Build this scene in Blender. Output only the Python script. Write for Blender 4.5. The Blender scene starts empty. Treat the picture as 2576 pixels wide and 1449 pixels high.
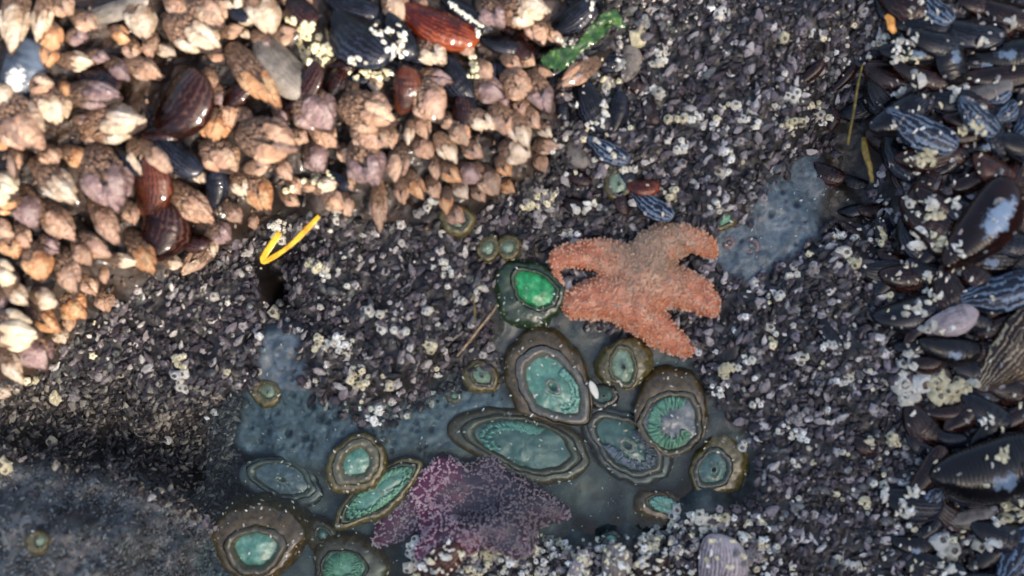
import bpy, math, random
import numpy as np
from mathutils import Vector, Matrix, Euler
random.seed(7); rs = np.random.RandomState(11)
C = bpy.context.scene.collection
S = 0.0003            # metres per layout unit (one unit = one step of a 2576 x 1449 plan of the rock)
HC = 2504.0           # camera height in layout units
W2, H2 = 1288.0, 724.5

# ---------------------------------------------------------------- camera, sky, sun, exposure
sc = bpy.context.scene
cam_d = bpy.data.cameras.new('camera'); cam = bpy.data.objects.new('camera', cam_d); C.objects.link(cam)
cam.location = (0, 0, HC*S); cam_d.lens = 35.0; cam_d.sensor_width = 36.0
cam_d.clip_start = 0.01; cam_d.clip_end = 100
cam_d.dof.use_dof = True; cam_d.dof.focus_distance = (HC-20)*S*1.085; cam_d.dof.aperture_fstop = 2.0
sc.camera = cam
EL, AZ = math.radians(40), math.radians(145)     # sun elevation, bearing it comes from (clockwise from +Y)
world = bpy.data.worlds.new("World"); sc.world = world; world.use_nodes = True
wn = world.node_tree.nodes; wl = world.node_tree.links
sky = wn.new('ShaderNodeTexSky'); sky.sky_type = 'NISHITA'; sky.sun_disc = False
sky.sun_elevation = EL; sky.sun_rotation = AZ; sky.dust_density = 6.0; sky.ozone_density = 0.6; sky.air_density = 1.0
wl.new(sky.outputs[0], wn['Background'].inputs[0]); wn['Background'].inputs[1].default_value = 0.15
sun_d = bpy.data.lights.new('sun', 'SUN'); sun = bpy.data.objects.new('sun', sun_d); C.objects.link(sun)
sun_d.energy = 2.9; sun_d.angle = math.radians(3.0); sun_d.color = (1.0, 0.90, 0.77)
sd = Vector((math.sin(AZ)*math.cos(EL), math.cos(AZ)*math.cos(EL), math.sin(EL)))
sun.rotation_euler = sd.to_track_quat('Z', 'Y').to_euler()
sc.view_settings.view_transform = 'Standard'; sc.view_settings.look = 'None'
sc.view_settings.gamma = 1; sc.view_settings.use_curve_mapping = False
sc.view_settings.exposure = 1.2

# ---------------------------------------------------------------- helpers
def lin(c):
    c = np.array(c, float)/255.0
    return np.where(c <= 0.04045, c/12.92, ((c+0.055)/1.055)**2.4)
def L4(c): return tuple(lin(c)) + (1.0,)

def hsh(ix, iy, seed):
    n = (ix.astype(np.int64)*374761393 + iy.astype(np.int64)*668265263 + seed*1442695041) & 0x7fffffff
    n = ((n ^ (n >> 13))*1274126177) & 0x7fffffff
    return ((n ^ (n >> 16)) & 0xffff)/65535.0
def vnoise(x, y, seed=0):
    x = np.asarray(x, float); y = np.asarray(y, float)
    ix = np.floor(x); iy = np.floor(y); fx = x-ix; fy = y-iy
    fx = fx*fx*(3-2*fx); fy = fy*fy*(3-2*fy)
    a = hsh(ix, iy, seed); b = hsh(ix+1, iy, seed); c = hsh(ix, iy+1, seed); d = hsh(ix+1, iy+1, seed)
    return (a*(1-fx)+b*fx)*(1-fy)+(c*(1-fx)+d*fx)*fy
def fbm(x, y, wl_, octv=4, seed=0):
    s = 0; a = 1; t = 0
    for k in range(octv):
        s = s + a*(vnoise(x/wl_*2**k+17*k, y/wl_*2**k-9*k, seed+k)-0.5)*2; t += a; a *= 0.5
    return s/t

CP = np.array([  # plan x, plan y, height
(100,100,110),(400,100,95),(700,100,80),(1000,100,70),(1300,100,50),(100,400,125),(400,400,100),(700,400,90),(1000,350,80),(1250,350,60),
(100,700,125),(300,600,100),(550,550,65),(850,480,65),(1100,480,55),(30,850,125),(-200,400,130),(400,-150,90),(1200,-150,60),
(600,670,-30),(684,735,-190),(664,665,-150),(694,785,-60),(640,620,-60),(640,740,5),(735,730,10),(260,860,-40),(140,980,-60),(450,760,5),(850,700,20),(1000,850,22),(1150,750,25),(800,900,0),(1000,650,10),
(500,900,-15),(380,990,-50),(300,1060,-120),(450,1180,-200),(540,1220,-210),(100,1080,-130),(610,1130,-110),(250,1120,-190),(380,1150,-200),
(100,1300,110),(220,1330,120),(330,1330,90),(430,1380,30),(100,1430,130),(250,1440,120),(0,1200,35),(120,1210,40),(250,1225,30),(400,1275,10),(330,1245,20),(520,1410,-60),(480,1340,-30),(250,1600,120),(-200,1300,110),(-200,900,60),
(750,900,-25),(800,1050,-50),(1000,1100,-62),(700,1100,-70),(1150,1040,-60),(700,850,-20),
(650,1300,-100),(850,1300,-100),(1000,1300,-90),(1200,1250,-80),(1350,1150,-85),(1550,1150,-80),(1500,1300,-88),(1700,1200,-80),(1400,1370,-75),
(1650,1330,-72),(900,1430,-95),(850,1600,-95),(1380,950,-50),(1570,930,-40),(1680,1000,-45),(1320,740,-25),(1850,1200,-60),
(1600,720,-5),(1450,660,0),(1750,480,10),(1600,300,30),(1800,150,20),(1950,300,10),(1500,550,8),(1300,600,0),(1700,-150,30),(2050,-50,10),
(2000,560,-32),(1900,640,-28),(2100,450,-60),(2150,330,-130),(2165,280,-90),(2150,420,-140),(2140,500,-90),(1900,900,12),(2000,1100,20),(2000,800,12),(2100,700,20),(2200,900,30),
(2150,1200,30),(1950,1350,32),(2100,1430,30),(2400,100,60),(2300,300,50),(2500,300,70),(2400,500,60),(2500,700,70),(2400,900,60),(2500,1150,60),
(2350,1150,40),(2350,1350,50),(2500,1400,60),(2750,700,80),(2750,100,80),(2750,1300,80),(1150,1400,25),(1240,1350,10),(1080,1410,10),(1300,1400,30),(1500,1430,30),(1720,1370,28),(1620,1390,15),(1790,1310,25),
(1420,1400,5),(1950,1250,25),(1300,1600,30),(2000,1600,40),(1830,1330,10)], float)
def hbase(X, Y):
    px = X+W2; py = H2-Y
    sh = np.shape(px); px = np.ravel(px); py = np.ravel(py)
    num = np.zeros(px.size); den = np.zeros(px.size)
    for cx, cy, h in CP:
        d2 = (px-cx)**2+(py-cy)**2
        w = 1.0/(d2+900.0)**2.0
        num += w*h; den += w
    return (num/den).reshape(sh)
# pits bored in the bare rock
PITS = [(782,1023,9),(805,1010,6),(803,1055,9),(840,1050,7),(822,1062,7),(762,1105,10),(720,1092,8),(775,1128,6),(665,1090,9),(700,1130,7),(735,995,7),
        (738,952,6),(745,930,5),(845,1375,0),(1045,1065,6),(1083,1083,6),(1033,1080,5),(2010,512,9),(1940,540,8),(1899,600,6),(1862,605,5),(1972,480,6),
        (905,1108,6),(860,1110,5),(690,1040,6),(640,1120,6),(960,1085,5),(1120,1020,5)]
for _ in range(60):
    a = random.random()
    PITS.append((random.uniform(600,1180), random.uniform(1010,1150), random.uniform(3,5.5)))
for _ in range(25): PITS.append((random.uniform(1850,2080), random.uniform(450,660), random.uniform(3,5)))
def zh(X, Y):
    X = np.asarray(X, float); Y = np.asarray(Y, float)
    z = hbase(X, Y)
    k = np.clip((z+55)/40, 0.2, 1)
    z = z + 12*fbm(X, Y, 170, 3, 3)*(0.6+0.9*k) + 24*fbm(X, Y, 74, 3, 9)*k
    return z
def hz1(X, Y): return float(zh(np.array([X]), np.array([Y]))[0])
def P(px, py, z=0.0):
    k = (HC-z)/HC
    return ((px-W2)*k, (H2-py)*k, z)
def ground(px, py):
    z = 0.0
    for _ in range(3):
        x, y, _z = P(px, py, z); z = hz1(x, y)
    return P(px, py, z)

def mesh_obj(name, V, F, mats, parent=None, smooth=True, col=None, uv=None, midx=None, scale=1.0, link=True):
    me = bpy.data.meshes.new(name)
    V = np.asarray(V, float)*scale
    me.from_pydata(V.tolist(), [], F if isinstance(F, list) else F.tolist())
    if not isinstance(mats, (list, tuple)): mats = [mats]
    for m in mats: me.materials.append(m)
    if smooth: me.polygons.foreach_set('use_smooth', np.ones(len(me.polygons), bool))
    if midx is not None: me.polygons.foreach_set('material_index', np.asarray(midx, np.int32))
    if col is not None:
        a = me.color_attributes.new('col', 'FLOAT_COLOR', 'POINT')
        c4 = np.ones((len(V), 4)); c4[:, :3] = col; a.data.foreach_set('color', c4.ravel())
    if uv is not None:
        l = me.uv_layers.new(name='UVMap')
        li = np.zeros(len(me.loops), np.int32); me.loops.foreach_get('vertex_index', li)
        l.data.foreach_set('uv', np.asarray(uv)[li].ravel())
    me.update()
    o = bpy.data.objects.new(name, me)
    if link: C.objects.link(o)
    if parent is not None: o.parent = parent
    return o
def empty(name, loc=(0,0,0)):
    o = bpy.data.objects.new(name, None); C.objects.link(o); o.location = Vector(loc)*S; o.empty_display_size = 0.005
    return o
def tag(o, label, cat, group=None):
    o['label'] = label; o['category'] = cat
    if group: o['group'] = group
def grid_faces(n, m, wrap=False):
    """rows n, cols m"""
    mm = m if wrap else m-1
    i, j = np.meshgrid(np.arange(n-1), np.arange(mm), indexing='ij')
    j2 = (j+1) % m
    return np.stack([i*m+j, i*m+j2, (i+1)*m+j2, (i+1)*m+j], -1).reshape(-1, 4)

# ---------------------------------------------------------------- materials
class NT:
    def __init__(s, name):
        s.m = bpy.data.materials.new(name); s.m.use_nodes = True
        s.n = s.m.node_tree.nodes; s.l = s.m.node_tree.links
        s.b = s.n['Principled BSDF']; s.out = s.n['Material Output']
    def new(s, t, **k):
        n = s.n.new(t)
        for a, v in k.items(): setattr(n, a, v)
        return n
    def lk(s, a, b): s.l.new(a, b)
    def noise(s, scale, detail=4, rough=0.6, vec=None):
        n = s.new('ShaderNodeTexNoise'); n.inputs['Scale'].default_value = scale
        n.inputs['Detail'].default_value = detail; n.inputs['Roughness'].default_value = rough
        if vec is not None: s.lk(vec, n.inputs['Vector'])
        return n
    def ramp(s, fac, stops):
        r = s.new('ShaderNodeValToRGB'); e = r.color_ramp.elements
        while len(e) < len(stops): e.new(0.5)
        for k, (p, c) in enumerate(stops): e[k].position = p; e[k].color = L4(c)
        s.lk(fac, r.inputs[0]); return r
    def mix(s, fac, a, b, mode='MIX'):
        m = s.new('ShaderNodeMix', data_type='RGBA', blend_type=mode)
        for v, i in ((fac, 0), (a, 6), (b, 7)):
            if isinstance(v, (int, float)): m.inputs[i].default_value = v
            elif isinstance(v, tuple): m.inputs[i].default_value = v
            else: s.lk(v, m.inputs[i])
        return m.outputs[2]
def pmat(name, stops, scale, rough=0.45, bump=0.3, bscale=None, rnd=None, rndamt=0.6, coat=0.0, coord='Object', spec=0.5, fleck=None, gray=0.25, dist=0.02):
    t = NT(name); tc = t.new('ShaderNodeTexCoord'); v = tc.outputs[coord]
    n = t.noise(scale, 5, 0.65, v)
    col = t.ramp(n.outputs[0], stops).outputs[0]
    oi = t.new('ShaderNodeObjectInfo')
    if rnd:
        r2 = t.ramp(oi.outputs['Random'], rnd)
        col = t.mix(rndamt, col, r2.outputs[0])
    # per object brightness
    mr = t.new('ShaderNodeMapRange'); mul = t.new('ShaderNodeMath', operation='MULTIPLY'); mul.inputs[1].default_value = 7.31
    fr = t.new('ShaderNodeMath', operation='FRACT'); t.lk(oi.outputs['Random'], mul.inputs[0]); t.lk(mul.outputs[0], fr.inputs[0])
    t.lk(fr.outputs[0], mr.inputs[0]); mr.inputs[3].default_value = 1-gray; mr.inputs[4].default_value = 1+gray
    vm = t.new('ShaderNodeVectorMath', operation='SCALE'); t.lk(col, vm.inputs[0]); t.lk(mr.outputs[0], vm.inputs['Scale']); col = vm.outputs[0]
    if fleck:
        vo = t.new('ShaderNodeTexVoronoi'); vo.inputs['Scale'].default_value = fleck[1]; t.lk(v, vo.inputs['Vector'])
        lt = t.new('ShaderNodeMath', operation='LESS_THAN'); lt.inputs[1].default_value = fleck[2]; t.lk(vo.outputs['Distance'], lt.inputs[0])
        col = t.mix(lt.outputs[0], col, L4(fleck[0]))
    t.lk(col, t.b.inputs['Base Color'])
    t.b.inputs['Roughness'].default_value = rough; t.b.inputs['Coat Weight'].default_value = coat; t.b.inputs['Coat Roughness'].default_value = 0.12
    t.b.inputs['Specular IOR Level'].default_value = spec
    if bump:
        bn = t.noise(bscale or scale*3, 4, 0.6, v); bp = t.new('ShaderNodeBump'); bp.inputs['Strength'].default_value = bump
        bp.inputs['Distance'].default_value = dist
        t.lk(bn.outputs[0], bp.inputs['Height']); t.lk(bp.outputs[0], t.b.inputs['Normal'])
    return t.m
def attr_mat(name, scale, rough=0.5, bump=0.4, var=0.35, coat=0.0, dist=0.0006):
    t = NT(name); tc = t.new('ShaderNodeTexCoord'); v = tc.outputs['Object']
    a = t.new('ShaderNodeAttribute', attribute_name='col')
    n = t.noise(scale, 6, 0.7, v); mr = t.new('ShaderNodeMapRange'); t.lk(n.outputs[0], mr.inputs[0])
    mr.inputs[1].default_value = 0.3; mr.inputs[2].default_value = 0.7
    mr.inputs[3].default_value = 1-var; mr.inputs[4].default_value = 1+var
    vm = t.new('ShaderNodeVectorMath', operation='SCALE'); t.lk(a.outputs['Color'], vm.inputs[0]); t.lk(mr.outputs[0], vm.inputs['Scale'])
    t.lk(vm.outputs[0], t.b.inputs['Base Color']); t.b.inputs['Roughness'].default_value = rough
    t.b.inputs['Coat Weight'].default_value = coat; t.b.inputs['Coat Roughness'].default_value = 0.15
    bn = t.noise(scale*2.5, 4, 0.6, v); bp = t.new('ShaderNodeBump'); bp.inputs['Strength'].default_value = bump; bp.inputs['Distance'].default_value = dist
    t.lk(bn.outputs[0], bp.inputs['Height']); t.lk(bp.outputs[0], t.b.inputs['Normal'])
    return t.m
M = {}
M['rock'] = attr_mat('wet_rock', 260, 0.42, 0.8, 0.35, 0.25, 0.0012)
M['cover'] = attr_mat('barnacle_shell', 500, 0.45, 0.4, 0.3, 0.2)
M['plate'] = pmat('gooseneck_plate', [(0.3,(118,85,67)),(0.5,(180,143,117)),(0.7,(213,185,160))], 2.8, 0.34, 0.5, 9,
                  rnd=[(0.0,(205,157,126)),(0.22,(171,138,120)),(0.42,(143,116,110)),(0.6,(197,167,138)),(0.8,(191,130,91)),(1.0,(213,193,166))], rndamt=0.45, coat=0.35, gray=0.26, dist=0.08)
M['scale'] = pmat('gooseneck_scale', [(0.3,(58,42,32)),(0.5,(119,91,71)),(0.68,(177,146,120))], 12, 0.42, 0.4, 30, rnd=[(0,(131,97,72)),(0.5,(105,88,78)),(1,(149,112,82))], rndamt=0.3, coat=0.3, gray=0.3, dist=0.08)
M['seam'] = pmat('gooseneck_seam', [(0.35,(29,19,14)),(0.6,(69,47,37))], 9, 0.4, 0.5, 24, coat=0.3, dist=0.08)
M['stalk'] = pmat('gooseneck_stalk', [(0.35,(28,19,15)),(0.5,(56,42,32)),(0.68,(82,62,48))], 9, 0.5, 0.8, 24, coat=0.2, dist=0.08)
M['plate_pale'] = pmat('gooseneck_plate_pale', [(0.3,(149,120,94)),(0.5,(194,172,146)),(0.7,(216,201,183))], 2.8, 0.34, 0.4, 9, coat=0.35, gray=0.16, dist=0.08)
M['plate_lilac'] = pmat('gooseneck_plate_lilac', [(0.3,(85,65,65)),(0.5,(131,106,103)),(0.7,(166,144,138))], 2.8, 0.3, 0.4, 9, coat=0.4, gray=0.2, dist=0.08)
M['plate_orange'] = pmat('gooseneck_plate_orange', [(0.3,(153,95,58)),(0.5,(186,136,94)),(0.7,(203,170,129))], 2.8, 0.3, 0.4, 9, coat=0.35, gray=0.14, dist=0.08)
M['plate_white'] = pmat('gooseneck_plate_white', [(0.25,(169,146,120)),(0.5,(198,180,151)),(0.7,(215,203,178))], 2.6, 0.3, 0.2, 9, coat=0.3, gray=0.03, dist=0.06)
M['white'] = pmat('barnacle_white', [(0.3,(196,190,170)),(0.6,(242,240,228))], 1.6, 0.5, 0.5, 5, rnd=[(0,(205,198,168)),(0.4,(222,220,205)),(0.7,(225,228,228)),(1,(196,186,160))], rndamt=0.5, gray=0.15, dist=0.1)
M['cream'] = pmat('barnacle_cream', [(0.35,(190,178,135)),(0.6,(236,228,195))], 1.6, 0.5, 0.5, 5, rnd=[(0,(214,204,160)),(1,(226,218,186))], rndamt=0.4, gray=0.12, dist=0.1)
M['grey'] = pmat('barnacle_grey', [(0.35,(110,104,104)),(0.6,(168,162,158))], 1.6, 0.5, 0.5, 5, rnd=[(0,(138,124,128)),(0.5,(150,146,140)),(1,(126,134,134))], rndamt=0.5, gray=0.2, dist=0.1)
M['hole'] = pmat('barnacle_mouth', [(0.4,(70,62,56)),(0.6,(120,112,104))], 3, 0.4, 0)

def mussel_mat(name, cols, stripe=None, sfreq=11, samt=0.5, rough=0.14, grow=0.12, axis='v', patch=None):
    t = NT(name); uvn = t.new('ShaderNodeTexCoord'); sep = t.new('ShaderNodeSeparateXYZ'); t.lk(uvn.outputs['UV'], sep.inputs[0])
    oc = uvn.outputs['Object']
    n = t.noise(3.0, 5, 0.6, oc); col = t.ramp(n.outputs[0], cols).outputs[0]
    nz = t.noise(3.2, 4, 0.7, oc)
    if stripe:
        src = sep.outputs['Y'] if axis == 'v' else sep.outputs['X']
        a1 = t.new('ShaderNodeMath', operation='MULTIPLY_ADD'); a1.inputs[1].default_value = sfreq; t.lk(src, a1.inputs[0]); 
        nm = t.new('ShaderNodeMath', operation='MULTIPLY'); nm.inputs[1].default_value = 3.6; t.lk(nz.outputs[0], nm.inputs[0]); t.lk(nm.outputs[0], a1.inputs[2])
        si = t.new('ShaderNodeMath', operation='PINGPONG'); si.inputs[1].default_value = 0.5; t.lk(a1.outputs[0], si.inputs[0])
        n3 = t.noise(3.0, 5, 0.7, oc)
        ad = t.new('ShaderNodeMath', operation='ADD'); t.lk(si.outputs[0], ad.inputs[0]); t.lk(n3.outputs[0], ad.inputs[1])
        mr = t.new('ShaderNodeMapRange'); t.lk(ad.outputs[0], mr.inputs[0]); mr.inputs[1].default_value = 0.88-samt*0.3; mr.inputs[2].default_value = 1.0-samt*0.3
        col = t.mix(mr.outputs[0], col, L4(stripe))
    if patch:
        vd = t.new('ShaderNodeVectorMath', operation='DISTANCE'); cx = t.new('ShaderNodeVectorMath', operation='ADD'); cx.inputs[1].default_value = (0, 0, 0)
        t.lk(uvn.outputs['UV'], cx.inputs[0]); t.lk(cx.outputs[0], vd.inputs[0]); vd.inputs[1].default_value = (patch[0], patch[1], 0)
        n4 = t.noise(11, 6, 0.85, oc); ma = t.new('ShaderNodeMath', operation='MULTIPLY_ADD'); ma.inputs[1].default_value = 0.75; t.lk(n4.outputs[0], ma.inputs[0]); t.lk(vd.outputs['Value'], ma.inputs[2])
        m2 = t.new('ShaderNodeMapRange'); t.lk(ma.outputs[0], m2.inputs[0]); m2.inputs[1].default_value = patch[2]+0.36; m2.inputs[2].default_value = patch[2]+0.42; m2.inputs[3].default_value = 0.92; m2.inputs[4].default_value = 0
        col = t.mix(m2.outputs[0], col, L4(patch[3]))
    t.lk(col, t.b.inputs['Base Color'])
    t.b.inputs['Roughness'].default_value = rough+0.1; t.b.inputs['Coat Weight'].default_value = 0.85; t.b.inputs['Coat Roughness'].default_value = 0.05; t.b.inputs['Specular IOR Level'].default_value = 0.08
    t.b.inputs['Coat IOR'].default_value = 1.42
    w = t.new('ShaderNodeTexWave'); w.inputs['Scale'].default_value = 9; w.inputs['Distortion'].default_value = 3.5; w.inputs['Detail'].default_value = 3; w.bands_direction = 'X'
    t.lk(uvn.outputs['UV'], w.inputs['Vector'])
    bp = t.new('ShaderNodeBump'); bp.inputs['Strength'].default_value = grow; bp.inputs['Distance'].default_value = 0.02
    t.lk(w.outputs[1], bp.inputs['Height']); t.lk(bp.outputs[0], t.b.inputs['Normal']); t.lk(bp.outputs[0], t.b.inputs['Coat Normal'])
    return t.m
K = [(0.35,(6,6,8)),(0.65,(20,17,20))]
MM = {
 'patch': mussel_mat('mussel_painted_glint_patch', [(0.35,(12,5,5)),(0.6,(38,15,11))], patch=(0.62, 0.5, 0.16, (136,158,180))),  # pale blue patch paints a sky glint into the shell colour
 'glint': mussel_mat('mussel_painted_glint_spots', K, patch=(0.55, 0.4, 0.09, (112,132,152))),  # small blue spots are sky glints painted on the black shell
 'white': mussel_mat('mussel_white_patch', [(0.35,(30,36,46)),(0.6,(80,92,108))], patch=(0.3, 0.5, 0.20, (226,226,222))),
 'black': mussel_mat('mussel_black', K, (44,52,70), 9, 0.0),
 'maroon': mussel_mat('mussel_maroon', [(0.35,(12,5,5)),(0.6,(38,15,11))], (70,50,44), 8, 0.0),
 'brown': mussel_mat('mussel_brown', [(0.35,(22,9,7)),(0.6,(62,26,16))], (100,58,40), 12, 0.2),
 'red': mussel_mat('mussel_red', [(0.3,(26,8,7)),(0.5,(70,20,11)),(0.68,(122,50,24))], (128,70,40), 9, 0.05),
 'grey': mussel_mat('mussel_grey', [(0.35,(52,48,46)),(0.6,(104,98,92))], (140,132,122), 18, 0.4, 0.35),
 'lilac': mussel_mat('mussel_lilac', [(0.35,(88,78,84)),(0.6,(150,136,140))], (186,176,176), 14, 0.4, 0.3),
 'blue': mussel_mat('mussel_blue', [(0.35,(12,16,26)),(0.6,(30,40,60))], (112,128,146), 5, 0.36, 0.2),
 'cream': mussel_mat('mussel_cream', [(0.35,(28,14,12)),(0.6,(60,36,26))], (180,166,134), 10, 0.2, 0.2),
}

# ---------------------------------------------------------------- region masks
def inpoly_sd(px, py, poly):
    """signed distance, positive inside"""
    px = np.asarray(px, float); py = np.asarray(py, float)
    poly = np.array(poly, float); n = len(poly); d = np.full(px.shape, 1e18); ins = np.zeros(px.shape, bool)
    for i in range(n):
        a = poly[i]; b = poly[(i+1) % n]; e = b-a
        t = np.clip(((px-a[0])*e[0]+(py-a[1])*e[1])/(e@e), 0, 1)
        d = np.minimum(d, (px-a[0]-t*e[0])**2+(py-a[1]-t*e[1])**2)
        c = ((a[1] > py) != (b[1] > py)) & (px < (b[0]-a[0])*(py-a[1])/(b[1]-a[1]+1e-12)+a[0]); ins ^= c
    d = np.sqrt(d); return np.where(ins, d, -d)
G_POLY = [(-300,-300),(1400,-300),(1440,60),(1420,200),(1385,420),(1280,490),(1140,565),(940,575),(880,545),(720,545),(620,600),(500,690),(400,700),(250,790),(200,850),(110,910),(70,970),(-300,1000)]
B1 = [(665,800),(745,830),(770,985),(900,1060),(985,1060),(1080,1010),(1180,960),(1260,990),(1300,1050),(1170,1060),(1180,1130),(960,1145),(830,1190),(700,1170),(560,1150),(545,1050),(640,970)]
B2 = [(1925,470),(2010,400),(2090,370),(2150,430),(2130,520),(2060,600),(1990,660),(1890,720),(1810,700),(1790,560),(1880,560)]
POOL = [(560,1150),(960,1140),(1150,1060),(1280,1000),(1250,860),(1240,760),(1420,720),(1480,830),(1740,900),(1780,1000),(1900,1120),(1900,1240),(1790,1280),(1640,1340),(1430,1375),(1290,1335),(1200,1315),(1120,1345),(1040,1390),(1000,1470),(560,1600)]
STONE = [(-400,1130),(200,1165),(420,1220),(520,1290),(560,1370),(590,1700),(-400,1700)]
CREV = [(60,960),(300,940),(420,960),(600,1010),(560,1130),(620,1230),(560,1300),(430,1230),(200,1160),(-100,1130),(-100,1000)]
CRACK2 = [(2090,270),(2190,260),(2210,420),(2180,560),(2080,560),(2110,420)]
MUSR = [(2230,-200),(2900,-200),(2900,1700),(2330,1700),(2290,1250),(2330,1000),(2290,840),(2200,700),(2300,560),(2240,330)]

# ---------------------------------------------------------------- terrain
def terrain():
    fx = np.arange(-1500, 1501, 4.6); fy = np.arange(-880, 881, 4.6)
    ext = np.array([1530,1580,1650,1750,1900,2100,2500,3200,4500,7000,12000,20000.])
    exy = np.array([905,940,1000,1100,1300,1600,2100,2800,4200,7000,12000,20000.])
    X = np.concatenate([-ext[::-1], fx, ext]); Y = np.concatenate([-exy[::-1], fy, exy])
    XX, YY = np.meshgrid(X, Y); px = XX+W2; py = H2-YY
    Z = zh(XX, YY)
    far = np.clip((np.maximum(np.abs(XX)-1500, np.abs(YY)-880))/900, 0, 1)
    Z = Z*(1-far) + far*(30+260*fbm(XX, YY, 3000, 3, 21))
    mg = np.clip(inpoly_sd(px, py, G_POLY)/30+0.5, 0, 1)
    mb = np.clip(np.maximum(inpoly_sd(px, py, B1), inpoly_sd(px, py, B2))/20+0.5+0.6*fbm(XX, YY, 60, 3, 5), 0, 1)
    mp = np.clip(inpoly_sd(px, py, POOL)/40+0.5, 0, 1)
    ms = np.clip(inpoly_sd(px, py, STONE)/40+0.5, 0, 1)
    mc = np.clip(np.maximum(inpoly_sd(px, py, CREV), inpoly_sd(px, py, CRACK2))/40+0.5, 0, 1)
    smooth = np.clip(mb+mp, 0, 1)
    Z = Z + (1-smooth)*(5*fbm(XX, YY, 16, 2, 31)) + ms*4*fbm(XX, YY, 22, 3, 41) + mb*4.0*fbm(XX, YY, 22, 3, 44) + mb*(1-mp*0.5)*3*np.minimum(0, fbm(XX, YY, 16, 2, 46)+0.1)*3
    for x, y, r in PITS:
        if r <= 0: continue
        z0 = -45 if y > 900 else -30
        wx, wy, _ = P(x, y, z0)
        i0, i1 = np.searchsorted(X, [wx-30, wx+30]); j0, j1 = np.searchsorted(Y, [wy-30, wy+30])
        d = np.hypot(XX[j0:j1, i0:i1]-wx, YY[j0:j1, i0:i1]-wy)
        Z[j0:j1, i0:i1] -= 2.6*r*np.clip(1.35-d/r, 0, 1)
    col = np.empty(XX.shape+(3,)); col[:] = lin((36,33,33))
    n1 = fbm(XX, YY, 90, 4, 51)[..., None]; n2 = fbm(XX, YY, 30, 4, 61)[..., None]
    def lay(m, c1, c2, n): 
        nonlocal col
        k = np.clip(0.5+n*1.4, 0, 1); c = lin(c1)*(1-k)+lin(c2)*k; m = m[..., None]; col = col*(1-m)+c*m
    lay(mg, (26,17,13), (58,42,30), n1)
    lay(mp*0.9, (34,44,44), (68,80,78), n2)
    n3 = fbm(XX, YY, 10, 2, 67)[..., None]; lay(mb, (52,66,74), (98,114,124), n2*0.35+n3*0.35)
    lay(ms, (34,40,42), (92,97,98), n2)
    lay(np.clip(ms*(fbm(XX, YY, 26, 3, 71) > 0.16), 0, 1)*0.6, (48,42,46), (74,66,68), n1)
    lay(np.clip(inpoly_sd(px, py, MUSR)/40+0.5, 0, 1), (14,11,12), (36,30,32), n1)
    lay(mc, (20,18,15), (38,34,27), n1)  # crevice and right crack floors painted dark for the shade there
    mk = np.clip(1.3-np.hypot((px-682)/48, (py-705)/95), 0, 1); lay(mk, (16,12,10), (34,26,20), n1)  # hole by the yellow blade darkened in colour to read as deep shade
    V = np.stack([XX.ravel(), YY.ravel(), Z.ravel()], -1)
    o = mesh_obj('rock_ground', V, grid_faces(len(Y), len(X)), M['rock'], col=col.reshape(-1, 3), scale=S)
    o['kind'] = 'structure'; return o
terrain()
def shade_bank():
    """unseen rock bank, added off to the lower right to put the pool in shade"""
    nx, ny = 0.5736, -0.8192; ux, uy = 0.8192, 0.5736
    prof = [(2900,-60),(3050,500),(3250,1200),(3500,1900),(3650,2600),(3900,3300),(4000,3780),(4250,3840),(5200,3700),(7500,3500),(9000,-200)]  # added blocker's profile, sized so its shadow stops along the goosenecks
    q = []
    for (a, b), (c, d) in zip(prof[:-1], prof[1:]):
        for t in np.linspace(0, 1, 7)[:-1]: q.append((a+(c-a)*t, b+(d-b)*t))
    q.append(prof[-1]); uu = np.arange(-9000, 9001, 110.0); A_, B_ = np.array(q).T
    U, D = np.meshgrid(uu, A_, indexing='ij'); Hh = np.broadcast_to(B_, U.shape).copy()
    top = np.clip(Hh/3800, 0, 1); n = fbm(U, Hh+D*0.7, 900, 5, 91)
    D = D+140*n+60*fbm(U, Hh, 260, 3, 92)*(1-0.5*top); Hh = Hh+top*(60*fbm(U, D, 1100, 3, 93)+24*fbm(U, D, 330, 3, 94))
    end = np.clip((np.abs(U)-7500)/1500, 0, 1); Hh = Hh*(1-end)-100*end
    V = np.stack([U*ux+D*nx, U*uy+D*ny, Hh], -1).reshape(-1, 3)
    k = np.clip(0.5+fbm(V[:, 0], V[:, 2], 400, 4, 95)*1.3, 0, 1)[:, None]; col = lin((44,42,38))*(1-k)+lin((104,98,88))*k
    o = mesh_obj('unseen_shade_bank', V, grid_faces(len(uu), len(q))[:, ::-1], M['rock'], col=col, scale=S); o['kind'] = 'structure'
shade_bank()

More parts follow.
